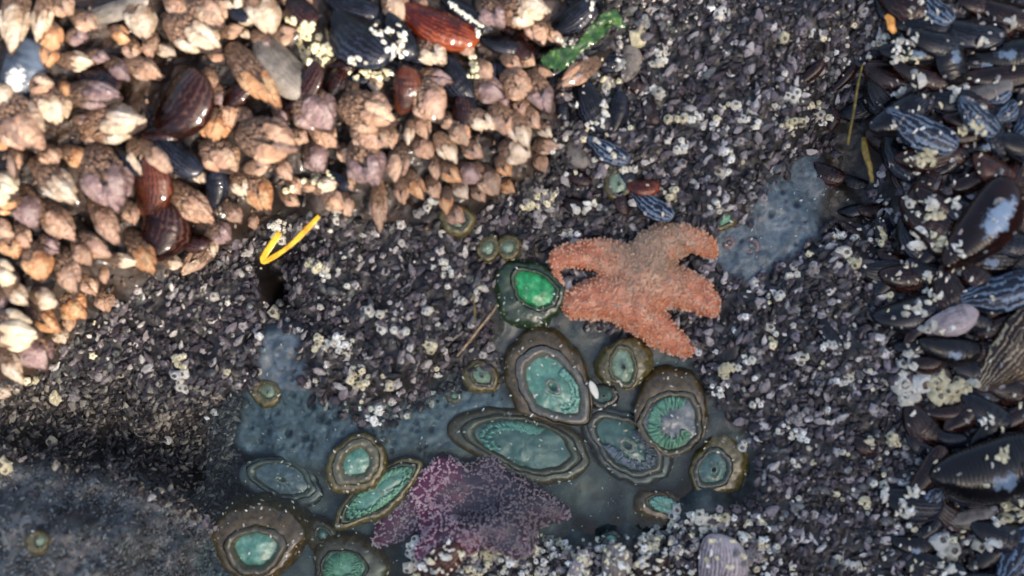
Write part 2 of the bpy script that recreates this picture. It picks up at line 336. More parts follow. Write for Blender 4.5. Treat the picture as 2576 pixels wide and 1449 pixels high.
# ---------------------------------------------------------------- pool water
def water():
    t = NT('pool_water'); n, l = t.n, t.l
    tr = t.new('ShaderNodeBsdfTransparent'); tr.inputs[0].default_value = (0.82, 0.93, 0.93, 1)
    gl = t.new('ShaderNodeBsdfGlossy'); gl.inputs['Roughness'].default_value = 0.03
    fr = t.new('ShaderNodeFresnel'); fr.inputs[0].default_value = 1.33
    tc = t.new('ShaderNodeTexCoord'); nz = t.noise(28, 2, 0.5, tc.outputs['Object']); bp = t.new('ShaderNodeBump'); bp.inputs['Strength'].default_value = 0.25; bp.inputs['Distance'].default_value = 0.004
    t.lk(nz.outputs[0], bp.inputs['Height']); t.lk(bp.outputs[0], gl.inputs['Normal']); t.lk(bp.outputs[0], fr.inputs['Normal'])
    mx = t.new('ShaderNodeMixShader'); t.lk(fr.outputs[0], mx.inputs[0]); t.lk(tr.outputs[0], mx.inputs[1]); t.lk(gl.outputs[0], mx.inputs[2])
    t.lk(mx.outputs[0], t.out.inputs[0])
    poly = [(600,960),(700,930),(800,1000),(1000,1020),(1180,900),(1240,830),(1460,800),(1750,870),(1920,1080),(1930,1260),(1800,1380),(1450,1440),(1080,1430),(1040,1640),(440,1640),(440,1330),(520,1200),(520,1080)]
    z = -42.0
    V = [(P(x, y, z)) for x, y in poly]
    o = mesh_obj('pool_water', V, [list(range(len(V)))[::-1]], t.m, scale=S, smooth=False); o['kind'] = 'structure'
water()

# ---------------------------------------------------------------- landmarks for the descriptions
LM = [('orange sea star',1600,710),('purple sea star',1180,1270),('bright green anemone',1325,740),('yellow seagrass blade',720,610),('large teal anemone',1380,960),
 ('olive oval anemone',1570,915),('green seaweed strip',1450,110),('red-brown mussel',1105,58),('cream crust',790,110),('thin tan stalk',1200,830),
 ('blue striped mussels',2390,300),('blue-patched mussel',2465,560),('huge black mussel',2480,1170),('cream-streaked mussel',2535,880),
 ('top right corner',2440,90),('pale green slit anemone',955,1240),('bare blue rock',1960,560),('pitted blue-grey rock',850,1090),
 ('bottom-left stone',250,1330),('dark crevice',420,1110),('orange-tipped gooseneck',370,645),('big lilac gooseneck',275,465),
 ('dark red cup mussel',455,260),('white-patched mussel',40,170),('grey ribbed mussel',710,165),('brown ribbed mussel',1105,1405),('fan-ribbed mussel',1790,1410),
 ('big brown anemone',650,1310),('bottom right corner',2560,1440),('top left corner',10,10),('huge white gooseneck',45,830),('blue-lined mussel',2510,730)]
ORD = ['nearest','second nearest','third nearest','fourth nearest','fifth nearest','sixth nearest','seventh nearest','eighth nearest','ninth nearest','tenth nearest']
def dirword(dx, dy):
    a = math.degrees(math.atan2(-dy, dx)) % 360
    return ['right of','above and right of','above','above and left of','left of','below and left of','below','below and right of'][int((a+22.5)//45) % 8]
PENDING = []
def autolabel(o, desc, px, py, cat, group):
    PENDING.append((o, desc, px, py)); o['category'] = cat; o['group'] = group
def flush_labels():
    bk = {}
    for o, desc, px, py in PENDING:
        lm = min(LM, key=lambda l: (l[1]-px)**2+(l[2]-py)**2); d = math.hypot(px-lm[1], py-lm[2])
        bk.setdefault((desc, lm[0], dirword(px-lm[1], py-lm[2])), []).append((d, o))
    for (desc, lm, dw), L in bk.items():
        L.sort(key=lambda t: t[0])
        for k, (d, o) in enumerate(L):
            if len(L) == 1: s = f"{desc} {dw} the {lm}"
            elif k == len(L)-1: s = f"{desc}, farthest {dw} the {lm}"
            else: s = f"{desc}, {ORD[k] if k < 10 else str(k+1)+'th nearest'} {dw} the {lm}"
            o['label'] = s

# ---------------------------------------------------------------- gooseneck barnacles
def ellipsoid(c, r, R=None, nu=10, nv=7, point=0.0, seed=0, lump=0.0):
    """a rounded blob along +X, tapering to a point at +X by 'point'"""
    u = np.linspace(0, 2*np.pi, nu, endpoint=False); v = np.linspace(0.001, np.pi-0.001, nv)
    V = []
    rr = np.random.RandomState(seed)
    for vv in v:
        x = -math.cos(vv); s = math.sin(vv)
        k = s*(1-point*max(0, x+0.2)/1.2*0.75)
        for uu in u: V.append((x, k*math.cos(uu), k*math.sin(uu)))
    V = np.array(V)
    if lump: V *= 1+lump*(rr.rand(len(V), 1)-0.5)
    V = V*np.array(r)
    if R is not None: V = V @ np.array(R).T
    return V+np.array(c), grid_faces(nv, nu, True)
def joinparts(parts):
    V = []; F = []; o = 0
    for v, f in parts: V.append(v); F.append(f+o); o += len(v)
    return np.concatenate(V), np.concatenate(F)
def Rx(a): return np.array(Matrix.Rotation(a, 3, 'X'))
def Rz(a): return np.array(Matrix.Rotation(a, 3, 'Z'))
def Ry(a): return np.array(Matrix.Rotation(a, 3, 'Y'))

def goose_meshes(seed):
    """unit gooseneck: head reaches x 0..1, stalk runs back and down; width ~0.6"""
    r = random.Random(seed); parts = []
    # stalk
    n = 12; m = 14; V = []
    for i in range(n):
        t = i/(n-1); cx = 0.28-1.25*t; cz = -0.05-0.55*t*t; rad = 0.22+0.02*math.sin(t*9)+0.03*t
        for j in range(m):
            a = 2*math.pi*j/m; q = rad*(1+0.08*r.uniform(-1, 1)+0.05*math.sin(i*2.6))
            V.append((cx+0.02*r.uniform(-1, 1), q*1.1*math.cos(a), cz+q*math.sin(a)))
    parts.append(('stalk', np.array(V), grid_faces(n, m, True), 'stalk'))
    def rad(x):
        return 0.29*(1-max(0, (0.28-x)/0.5)**2*0.5) if x < 0.28 else 0.29*max(0, 1-((x-0.28)/0.74)**1.7)**0.95
    xs = np.linspace(-0.12, 0.985, 18); V = []
    for x in xs:
        for q in range(18):
            a = 2*math.pi*q/18; rr = rad(x)*0.95; V.append((x, rr*math.cos(a), 0.86*rr*math.sin(a)))
    parts.append(('head', np.array(V), grid_faces(18, 18, True), 'seam'))
    j = lambda a: r.uniform(-a, a)
    def on(x, a, emb=0.0):
        q = rad(x)-emb; return np.array((x, q*math.cos(a), 0.86*q*math.sin(a)))
    def place(x, a, sz, seed_, pt, emb, yaw=0.0, nu=8, nv=6, lump=0.1):
        p = on(x, a, emb); p2 = on(x+0.05, a, emb); t = Vector(p2-p).normalized(); nrm = Vector((0.15, math.cos(a), math.sin(a)))
        y = nrm.cross(t).normalized(); z = t.cross(y); R = np.array(Matrix((t, y, z)).transposed()) @ Rz(yaw)
        v, f = ellipsoid((0, 0, 0), sz, nu=nu, nv=nv, point=pt, seed=seed_, lump=lump)
        if nu == 9:
            yy = np.abs(v[:, 1])/sz[1]; v[:, 2] *= 1.25-0.75*yy; v[:, 2] += sz[2]*0.10*np.sin(v[:, 0]/sz[0]*13+yy*2); v[:, 1] *= 1+0.10*np.sin(v[:, 0]/sz[0]*5+seed_)
        return v @ R.T + p, f
    big = [(0.66+j(.05), math.radians(62+j(16)), (0.30, 0.15, 0.085), 0.06), (0.60+j(.05), math.radians(122+j(16)), (0.27, 0.145, 0.085), -0.06),
           (0.74+j(.04), math.radians(92+j(20)), (0.20, 0.10, 0.09), 0), (0.52, math.radians(12+j(10)), (0.24, 0.12, 0.08), 0.1), (0.50, math.radians(170+j(10)), (0.22, 0.12, 0.08), -0.1)]
    if seed % 3 == 0: big[0] = (0.60, math.radians(80+j(20)), (0.36, 0.21, 0.10), 0.0); big.pop(2)
    for k, (x, a, sz, yaw) in enumerate(big):
        v, f = place(x, a, sz, seed*10+k, 0.5, 0.006, yaw, 9, 9, 0.10)
        parts.append(('shell_plate', v, f, 'plate'))
    L = []; x = -0.16; row = 0
    while x < 0.56:
        sz = 0.026+0.050*max(0, x+0.1); cnt = int(math.radians(230)*rad(x)/(1.75*sz))
        for q in range(cnt):
            a = math.radians(-25+230*(q+0.5*(row % 2)+j(.25))/cnt); k = r.uniform(.75, 1.3)
            if x > 0.42 and r.random() < 0.35: continue
            L.append(place(x+j(.35)*sz, a, (sz*1.15*k, sz*.95*k, sz*.85*k), seed*77+row*40+q, 0.3, sz*.05, j(.3), 6, 5, 0.35))
        x += sz*1.65; row += 1
    v, f = joinparts(L); parts.append(('scale_band', v, f, 'scale'))
    return parts
GPROTO = []
for s in range(12):
    objs = []
    for nm, v, f, mk in goose_meshes(s+1):
        me_o = mesh_obj(nm, v, f, M[mk], link=False, smooth=(nm != 'shell_plate')); objs.append((nm, me_o.data)); bpy.data.objects.remove(me_o)
    GPROTO.append(objs)
def frame_from(axis, up=Vector((0, 0, 1)), roll=0.0):
    x = Vector(axis).normalized(); y = up.cross(x).normalized(); z = x.cross(y)
    R = Matrix((x, y, z)).transposed()
    return R @ Matrix.Rotation(roll, 3, 'X')
SZ = lambda L: 'large' if L > 115 else ('medium' if L > 75 else 'small')
gcount = 0; GO = []
CNAME = {'t': 'tan', 'p': 'pale cream', 'l': 'brownish grey', 'o': 'orange-tinged', 'w': 'white'}
CM = {'p': 'plate_pale', 'l': 'plate_lilac', 'o': 'plate_orange', 'w': 'plate_white'}
def goose(px, py, ang, L, Wd, c='t', lift=None, dz=0):
    """px,py = middle of the head on the plan; ang = where the tip points"""
    global gcount
    a = math.radians(ang); L = L*1.0
    g = ground(px, py); z = g[2]+0.30*L+14+dz
    x, y, z = P(px, py, z)
    el = random.uniform(0.25, 0.6) if lift is None else lift
    R = frame_from((math.cos(a), math.sin(a), el), roll=random.uniform(-0.5, 0.5))
    root = bpy.data.objects.new('gooseneck_barnacle', None); C.objects.link(root); root.empty_display_size = 0.005
    ax = R @ Vector((1, 0, 0))
    base = Vector((x, y, z)) - ax*L*0.5
    sc_ = Matrix.Diagonal((L*S*1.08, Wd/0.62*S*1.12, Wd/0.62*S*1.0, 1))
    sc_ = Matrix.Diagonal((L*S*1.08, Wd/0.62*S*1.04, Wd/0.62*S*0.95, 1)); root.matrix_world = Matrix.Translation(base*S) @ R.to_4x4() @ sc_
    for nm, me in random.Random(gcount*3+1).choice(GPROTO):
        ch = bpy.data.objects.new(nm, me); C.objects.link(ch); ch.parent = root
        if nm == 'shell_plate' and c in CM:
            ch.material_slots[0].link = 'OBJECT'; ch.material_slots[0].material = M[CM[c]]
    gcount += 1; GO.append((px, py, max(L, Wd)))
    tip = ['right','upper right','upward','upper left','left','lower left','downward','lower right'][int(((ang % 360)+22.5)//45) % 8]
    autolabel(root, f"{SZ(L)} {CNAME[c]} gooseneck barnacle pointing {tip}" if False else f"{SZ(L)} {CNAME[c]} gooseneck barnacle", px, py, 'gooseneck barnacle', 'gooseneck barnacles crowded over the upper left rock')
    return root
GL = [(38,60,-85,160,62,'p'),(108,50,-90,120,48,'p'),(133,98,-60,72,55,'o'),(122,142,-90,66,40,'o'),(165,20,-50,60,50),(355,55,-70,115,65,'p'),(380,118,-75,75,42),
(420,130,-30,75,34,'p'),(500,95,-35,138,92,'p'),(530,40,-45,110,80),(590,8,-60,70,50,'p'),(625,45,-60,60,45,'p'),(368,178,-30,95,50),(300,180,-40,95,46,'l'),
(250,145,-20,64,38,'l'),(200,155,-10,85,42,'p'),(130,278,-60,100,82,'p'),(105,215,-10,90,52),(250,240,-12,150,70,'l'),(465,215,-70,82,52,'l'),(300,312,-5,172,88,'p'),
(62,322,-45,160,100,'t'),(540,325,-80,84,70,'o'),(582,290,-80,72,52),(648,205,-52,175,70,'o'),(665,40,-70,115,72,'p'),(800,288,-50,115,95,'l'),(822,342,-45,85,58),
(690,358,-20,134,100),(938,288,-25,124,92,'t'),(925,350,-60,84,62),(1087,265,-60,92,82),(1095,200,-15,94,52,'l'),(1030,340,-90,58,28,'p'),(1066,322,-70,64,38),
(1000,22,-60,80,60),(1090,137,-50,90,60,'p'),(1170,115,-60,92,38),(1240,42,-60,92,62,'l'),(1236,230,-30,84,58,'l'),(1262,252,-60,55,36,'l'),(1213,308,-40,72,52,'p'),
(1266,308,-70,84,60),(1330,32,-20,112,84,'p'),(1350,82,-70,70,56),(1308,216,-30,84,66),(1358,240,-70,104,60,'l'),(1448,188,215,104,46),(1308,335,-70,92,50,'p'),
(150,468,-40,158,60,'p'),(40,412,-70,84,38),(275,465,-60,160,104,'l'),(18,478,-20,95,80,'w'),(22,518,-10,60,46,'o'),(75,532,-60,104,62,'l'),(152,565,-40,134,60),
(345,402,-70,86,40,'p'),(400,402,-45,104,46),(560,402,-45,96,82),(490,522,-40,136,62),(560,590,-40,64,52,'l'),(490,658,-130,84,46),(272,565,-50,136,52),
(362,645,-50,134,52,'o'),(250,622,-30,92,46),(312,655,-10,80,32,'p'),(97,668,-60,94,62,'o'),(20,690,-20,84,62,'w'),(178,692,-60,112,62),(30,622,-60,70,50,'o'),
(655,490,-60,114,62,'o'),(800,402,-60,84,62,'l'),(925,422,-65,114,86,'l'),(1000,420,-90,94,52),(1068,378,-50,66,46),(1125,380,-60,74,46,'p'),(1095,428,-90,54,32),
(1133,438,-45,74,38,'o'),(1180,440,-30,70,50,'l'),(1232,462,-60,82,52),(1050,472,-60,68,38,'o'),(1092,476,-70,60,34),(1122,510,-90,62,32,'o'),(842,508,-45,62,46),
(868,520,-70,60,40),(953,525,-85,112,40),(1270,422,-60,50,36,'o'),(1305,385,-30,76,62,'p'),(48,742,-40,80,40,'p'),(120,752,-20,86,48,'p'),(190,772,-40,94,68,'o'),
(175,815,-80,40,28),(45,832,-10,136,88,'w'),(115,806,-35,104,48,'o'),(92,892,-50,94,76,'l'),(32,922,-50,104,46,'p'),(960,350,-50,60,46),(1160,340,-60,70,46),
(1190,380,-45,60,40),(985,350,-80,50,32),(760,300,-60,60,40),(870,395,-70,60,38),(620,300,-60,50,40),(10,250,-40,90,70,'p'),(220,60,-40,70,46),(200,95,-20,60,44,'l'),
(450,20,-50,80,50),(310,90,-30,60,40,'o'),(430,70,-60,60,36),(15,580,-30,70,50),(215,640,-50,80,46),(130,620,-30,70,46,'l'),(225,720,-50,60,40),(60,600,-50,70,40),
(330,540,-60,60,36),(200,400,-30,80,46,'o'),(130,395,-40,70,46),(10,350,-30,70,50,'o'),(720,430,-50,60,40),(745,470,-50,50,36),(610,470,-60,70,46,'p'),
(1340,300,-60,60,36),(1370,330,-50,50,30,'p'),(1395,90,-60,60,36),(1210,440,-60,50,34),(1160,480,-60,60,34,'p'),(1205,490,-60,50,32),(1010,485,-80,60,32),
(590,540,-50,60,36),(640,560,-60,46,30),(1130,310,-60,50,36),(880,460,-60,50,34),(1220,180,-50,60,40),(1290,160,-40,50,34),(1060,20,-60,50,34),(15,985,-30,50,40,'p')]
for t in GL: goose(*t)
# small ones squeezed in the gaps
MUS_C = [(455,260,80),(440,370,60),(540,475,40),(375,470,60),(395,580,60),(487,600,40),(710,165,60),(755,220,60),(837,210,40),(900,100,80),(1105,55,90),(1015,228,45),(1155,200,50),(1158,290,40),(1265,108,45),(1435,45,50),(790,110,70),(45,170,70),(275,25,80),(1165,20,50),(1000,120,50)]
tries = 0; extra = 0
while extra < 44 and tries < 6000:
    tries += 1
    x = random.uniform(-20, 1420); y = random.uniform(-20, 960)
    if inpoly_sd(np.array([x]), np.array([y]), G_POLY)[0] < 12: continue
    if any(math.hypot(x-a, y-b) < r for a, b, r in MUS_C): continue
    if any(math.hypot(x-a, y-b) < 0.36*s+16 for a, b, s in GO): continue
    L = random.uniform(40, 66); goose(x, y, random.gauss(-50, 25), L, L*random.uniform(.55, .75), random.choice('tttpolt'), dz=-6); extra += 1

# ---------------------------------------------------------------- mussels
def mussel_meshes(ribs=0.0, seed=0):
    nu, nv = 44, 33; out = []
    u = np.linspace(0.0, 1, nu)**1.15; v = np.linspace(-1, 1, nv)
    U, Vv = np.meshgrid(u, v, indexing='ij')
    w = 1.05*np.power(U, 0.62)*np.power(np.clip(1-U, 0, 1), 0.42)*0.385
    rr_ = np.random.RandomState(4)
    th = 1.05*np.power(U, 0.6)*np.power(np.clip(1-U, 0, 1), 0.5)*0.30
    bend = -0.06*np.sin(U*math.pi)
    prof = np.power(np.clip(1-Vv**2, 0, 1), 0.62)*(0.9+0.1*np.cos(Vv*2.2+0.5))
    for sgn in (1, -1):
        z = sgn*(th*prof)
        if ribs:
            z = z + sgn*ribs*np.sin(Vv*24+1.2*np.sin(U*7)+2.2*np.sin(Vv*3))*np.clip(U*2, 0, 1)*prof*np.clip(1-U, 0, .3)/.3
        z = z + sgn*0.004*np.sin(U*30+2*Vv+3*np.sin(U*9))*prof
        z = z + sgn*0.004
        y = w*Vv+bend
        V = np.stack([U-0.5, y, z], -1).reshape(-1, 3)
        F = grid_faces(nu, nv)
        if sgn < 0: F = F[:, ::-1]
        out.append((V, F, np.stack([U, (Vv+1)/2], -1).reshape(-1, 2)))
    return out
MP = {}
for key in MM:
    for rb in (0, 1):
        L = []
        for V, F, uv in mussel_meshes(0.009 if rb else 0.0):
            o = mesh_obj('valve', V, F, MM[key], uv=uv, link=False); L.append(o.data); bpy.data.objects.remove(o)
        MP[(key, rb)] = L
def mussel(px, py, L, Wd, ang, key, label, rib=0, roll=None, pitch=None, dz=0):
    g = ground(px, py); z = g[2]+0.14*Wd+8+dz; x, y, z = P(px, py, z)
    a = math.radians(ang)
    root = bpy.data.objects.new('mussel', None); C.objects.link(root); root.empty_display_size = 0.005
    rl = random.uniform(-0.3, 0.3) if roll is None else roll; pt = random.uniform(-0.1, 0.35) if pitch is None else pitch
    R = frame_from((math.cos(a), math.sin(a), pt), roll=rl)
    root.matrix_world = Matrix.Translation(Vector((x, y, z))*S) @ R.to_4x4() @ Matrix.Diagonal((L*S*1.05, Wd/0.44*S, Wd/0.36*0.62*S, 1))
    for me in MP[(key, rib)]:
        ch = bpy.data.objects.new('valve', me); C.objects.link(ch); ch.parent = root
    if label: tag(root, label, 'mussel')
    else: autolabel(root, {'black':'glossy black','maroon':'dark maroon','brown':'glossy brown','red':'red-brown','grey':'worn grey','lilac':'lilac-grey','blue':'blue striped','cream':'cream-streaked brown','glint':'blue-flecked black','patch':'patched maroon','white':'white-patched'}[key]+' mussel', px, py, 'mussel', 'mussels wedged among the barnacles')
ML = [
(42,180,165,110,70,'white','blue-grey mussel with white patch cut by the left edge',0),(275,25,200,52,12,'grey','long dark grey mussel lying along the top edge near upper left',1),
(450,262,185,150,50,'maroon','dark red-brown cup-like mussel shell among tan goosenecks',0),(440,372,175,84,-45,'black','black mussel with a white glint below the dark red cup',0),
(540,475,96,60,85,'black','small oval blue-black mussel at the left of the central goosenecks',0),(372,475,150,115,82,'brown','olive-brown cup mussel with red rim left of centre',0),
(397,585,145,130,70,'maroon','wide dark brown mussel above the orange-tipped gooseneck',0),(487,602,84,56,-20,'maroon','small maroon mussel just left of the yellow seagrass blade',0),
(712,160,200,112,-52,'grey','worn grey fine-ribbed mussel next to a long tan gooseneck',1),(755,225,155,84,50,'maroon',None,0),(837,212,84,60,60,'maroon',None,1),
(905,85,210,140,-42,'black','large black mussel edged with white barnacles near top centre',0),(1000,165,110,60,-30,'black',None,0),(880,12,140,80,-20,'black',None,0),(1010,90,120,76,-60,'black',None,0),(760,20,110,70,-50,'maroon',None,0),(250,190,130,70,-30,'maroon',None,0),(590,235,100,60,40,'maroon',None,0),(340,400,120,60,-30,'black',None,0),(850,450,80,46,-30,'black',None,0),(1180,260,90,50,-70,'black',None,0),(1105,58,200,100,-24,'red','big translucent red-brown mussel near the top edge',0),
(1168,22,170,50,-35,'black','narrow black mussel with a white crusted edge above the red mussel',0),(1015,228,112,76,82,'brown','red-brown ribbed mussel standing among grey goosenecks',1),
(1155,195,125,76,-60,'black',None,0),(1158,292,98,64,85,'maroon',None,0),(1268,108,118,56,-10,'black',None,0),(1435,45,130,74,30,'black','blue-black mussel left of the green seaweed strip',1),
(1312,115,80,50,-70,'maroon',None,0),(1495,262,150,80,-62,'black','black mussel curled beside a white barnacle arc below the seaweed',0),(1546,290,118,58,75,'black',None,0),(1580,160,90,60,80,'grey',None,1),
(1530,375,115,54,-30,'blue',None,1),(1618,468,80,50,0,'red','small orange-brown mussel above the orange star',0),(1640,512,124,58,-35,'blue','grey-blue striped mussel just above the orange star',1),
(1395,170,70,40,30,'black',None,0),(600,25,90,50,-30,'black',None,0),(225,200,90,50,-20,'maroon',None,0),(410,330,100,60,10,'maroon',None,0),
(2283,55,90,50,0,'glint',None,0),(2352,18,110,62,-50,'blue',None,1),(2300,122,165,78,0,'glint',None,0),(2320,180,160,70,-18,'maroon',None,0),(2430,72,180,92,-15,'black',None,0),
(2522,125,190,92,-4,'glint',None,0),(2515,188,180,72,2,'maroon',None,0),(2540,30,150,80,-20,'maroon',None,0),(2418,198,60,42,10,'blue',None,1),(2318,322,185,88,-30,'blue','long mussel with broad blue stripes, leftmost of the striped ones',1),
(2462,288,125,84,-40,'blue','short mussel with fine blue ribs near the right edge',1),(2507,240,66,46,30,'blue',None,1),(2530,282,70,52,40,'blue',None,1),(2478,226,120,62,10,'grey',None,0),
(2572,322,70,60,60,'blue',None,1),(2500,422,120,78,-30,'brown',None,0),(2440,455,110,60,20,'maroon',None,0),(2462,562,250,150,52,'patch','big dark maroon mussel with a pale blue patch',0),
(2350,500,110,60,-35,'maroon',None,0),(2572,520,230,60,85,'cream','upright cream-crusted mussel cut by the right edge',1),(2275,690,124,82,0,'maroon',None,0),(2330,640,90,50,40,'black',None,0),(2510,728,190,100,16,'blue','round mussel with curved blue lines at the right edge',1),
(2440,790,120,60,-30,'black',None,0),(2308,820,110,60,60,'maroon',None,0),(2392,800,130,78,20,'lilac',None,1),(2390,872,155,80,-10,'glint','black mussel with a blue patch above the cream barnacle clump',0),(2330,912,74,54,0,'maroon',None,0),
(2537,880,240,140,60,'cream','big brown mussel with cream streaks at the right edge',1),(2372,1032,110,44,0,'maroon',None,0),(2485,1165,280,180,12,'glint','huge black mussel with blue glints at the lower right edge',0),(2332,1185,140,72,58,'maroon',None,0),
(2550,1050,120,70,30,'maroon',None,0),(2175,1115,66,52,-30,'maroon',None,0),(2552,1400,150,100,60,'blue',None,1),(2332,1265,90,66,40,'blue',None,1),(2440,1300,120,60,10,'grey',None,0),(1105,1405,125,84,32,'brown','brown mussel with white ribs at the bottom edge left of centre',1),
(1800,1425,165,135,82,'lilac','pale grey fan-ribbed mussel at the bottom edge right of centre',1),(1540,1420,100,86,80,'grey',None,1),(1450,1425,90,44,60,'lilac',None,1),(2085,830,120,40,-60,'black',None,0),(2130,190,100,30,50,'maroon',None,0),(2035,185,90,36,40,'maroon',None,0),
(1640,1420,80,50,20,'maroon',None,0),(1020,690,0,0,0,'',None,0)]
for t in ML:
    if t[2] > 0 and t[6]: mussel(*t, dz=(24 if t[5] in ('black','maroon','red','brown') and t[0] < 1420 else 10))
    elif t[2] > 0: mussel(*t, dz=22 if t[5] in ('black','maroon','red','brown') and t[0] < 1420 else 4)

MC = [(t[0], t[1], t[2]) for t in ML if t[2] > 0]
def fill_mussels(n, okf, box, kinds, gap, Ls, mu):
    c = 0; k = 0
    while c < n and k < 9000:
        k += 1; x = random.uniform(box[0], box[1]); y = random.uniform(box[2], box[3])
        if not okf(x, y): continue
        L = random.uniform(*Ls)
        if any(math.hypot(x-a, y-b) < gap*(L+l)/2 for a, b, l in MC): continue
        mussel(x, y, L, L*random.uniform(.54, .7), random.gauss(mu, 35), random.choice(kinds), None, random.random() < 0.35, dz=-6); MC.append((x, y, L)); c += 1
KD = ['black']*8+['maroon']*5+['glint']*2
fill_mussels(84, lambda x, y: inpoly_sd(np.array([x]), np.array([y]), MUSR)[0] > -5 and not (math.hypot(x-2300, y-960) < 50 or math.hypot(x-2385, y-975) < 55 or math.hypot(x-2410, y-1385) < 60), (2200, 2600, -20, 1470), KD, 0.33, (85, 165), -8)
fill_mussels(14, lambda x, y: inpoly_sd(np.array([x]), np.array([y]), G_POLY)[0] > 0, (850, 1420, -10, 240), ['black','black','maroon'], 0.42, (80, 130), -45)
fill_mussels(9, lambda x, y: True, (2080, 2240, 40, 620), ['maroon','black'], 0.6, (60, 100), 40)
fill_mussels(10, lambda x, y: True, (1420, 1640, 150, 520), ['maroon','black','grey'], 0.6, (55, 90), -50)
# ---------------------------------------------------------------- acorn barnacles
def barn_template(seed, n=10):
    r = np.random.RandomState(seed); rings = [(1.0, 0.0), (0.90, 0.45), (0.66, 0.86), (0.36, 0.98), (0.26, 0.80)]
    V = []; k = 1+0.10*np.cos(np.arange(n)*math.pi)+0.45*(r.rand(n)-0.5)
    for q, (rad, z) in enumerate(rings):
        kk = 1+(k-1)*(1-q*0.15)
        for j in range(n):
            a = 2*math.pi*j/n+0.05*q; V.append((rad*kk[j]*math.cos(a), rad*kk[j]*math.sin(a), z+0.26*(r.rand()-0.5)*(q > 0)))
    V.append((0, 0, 0.84)); c = len(V)-1; F = grid_faces(5, n, True).tolist(); b = 4*n
    for j in range(0, n, 2): F.append([b+j, b+(j+1) % n, b+(j+2) % n, c])
    mi = [0]*(3*n)+[1]*n+[1]*(n//2)
    return np.array(V), np.array(F), mi
BT = [barn_template(s) for s in range(9)]
def dome_template(seed, n=8):
    """small closed shell, longer than wide"""
    v, f = ellipsoid((0, 0, 0.1), (1.05, 0.6, 0.5), nu=n, nv=5, point=0.85, seed=seed, lump=0.38); return v, f, None
DT = [dome_template(s, 6) for s in range(9)]
BARN = []   # px, py, r, colour key
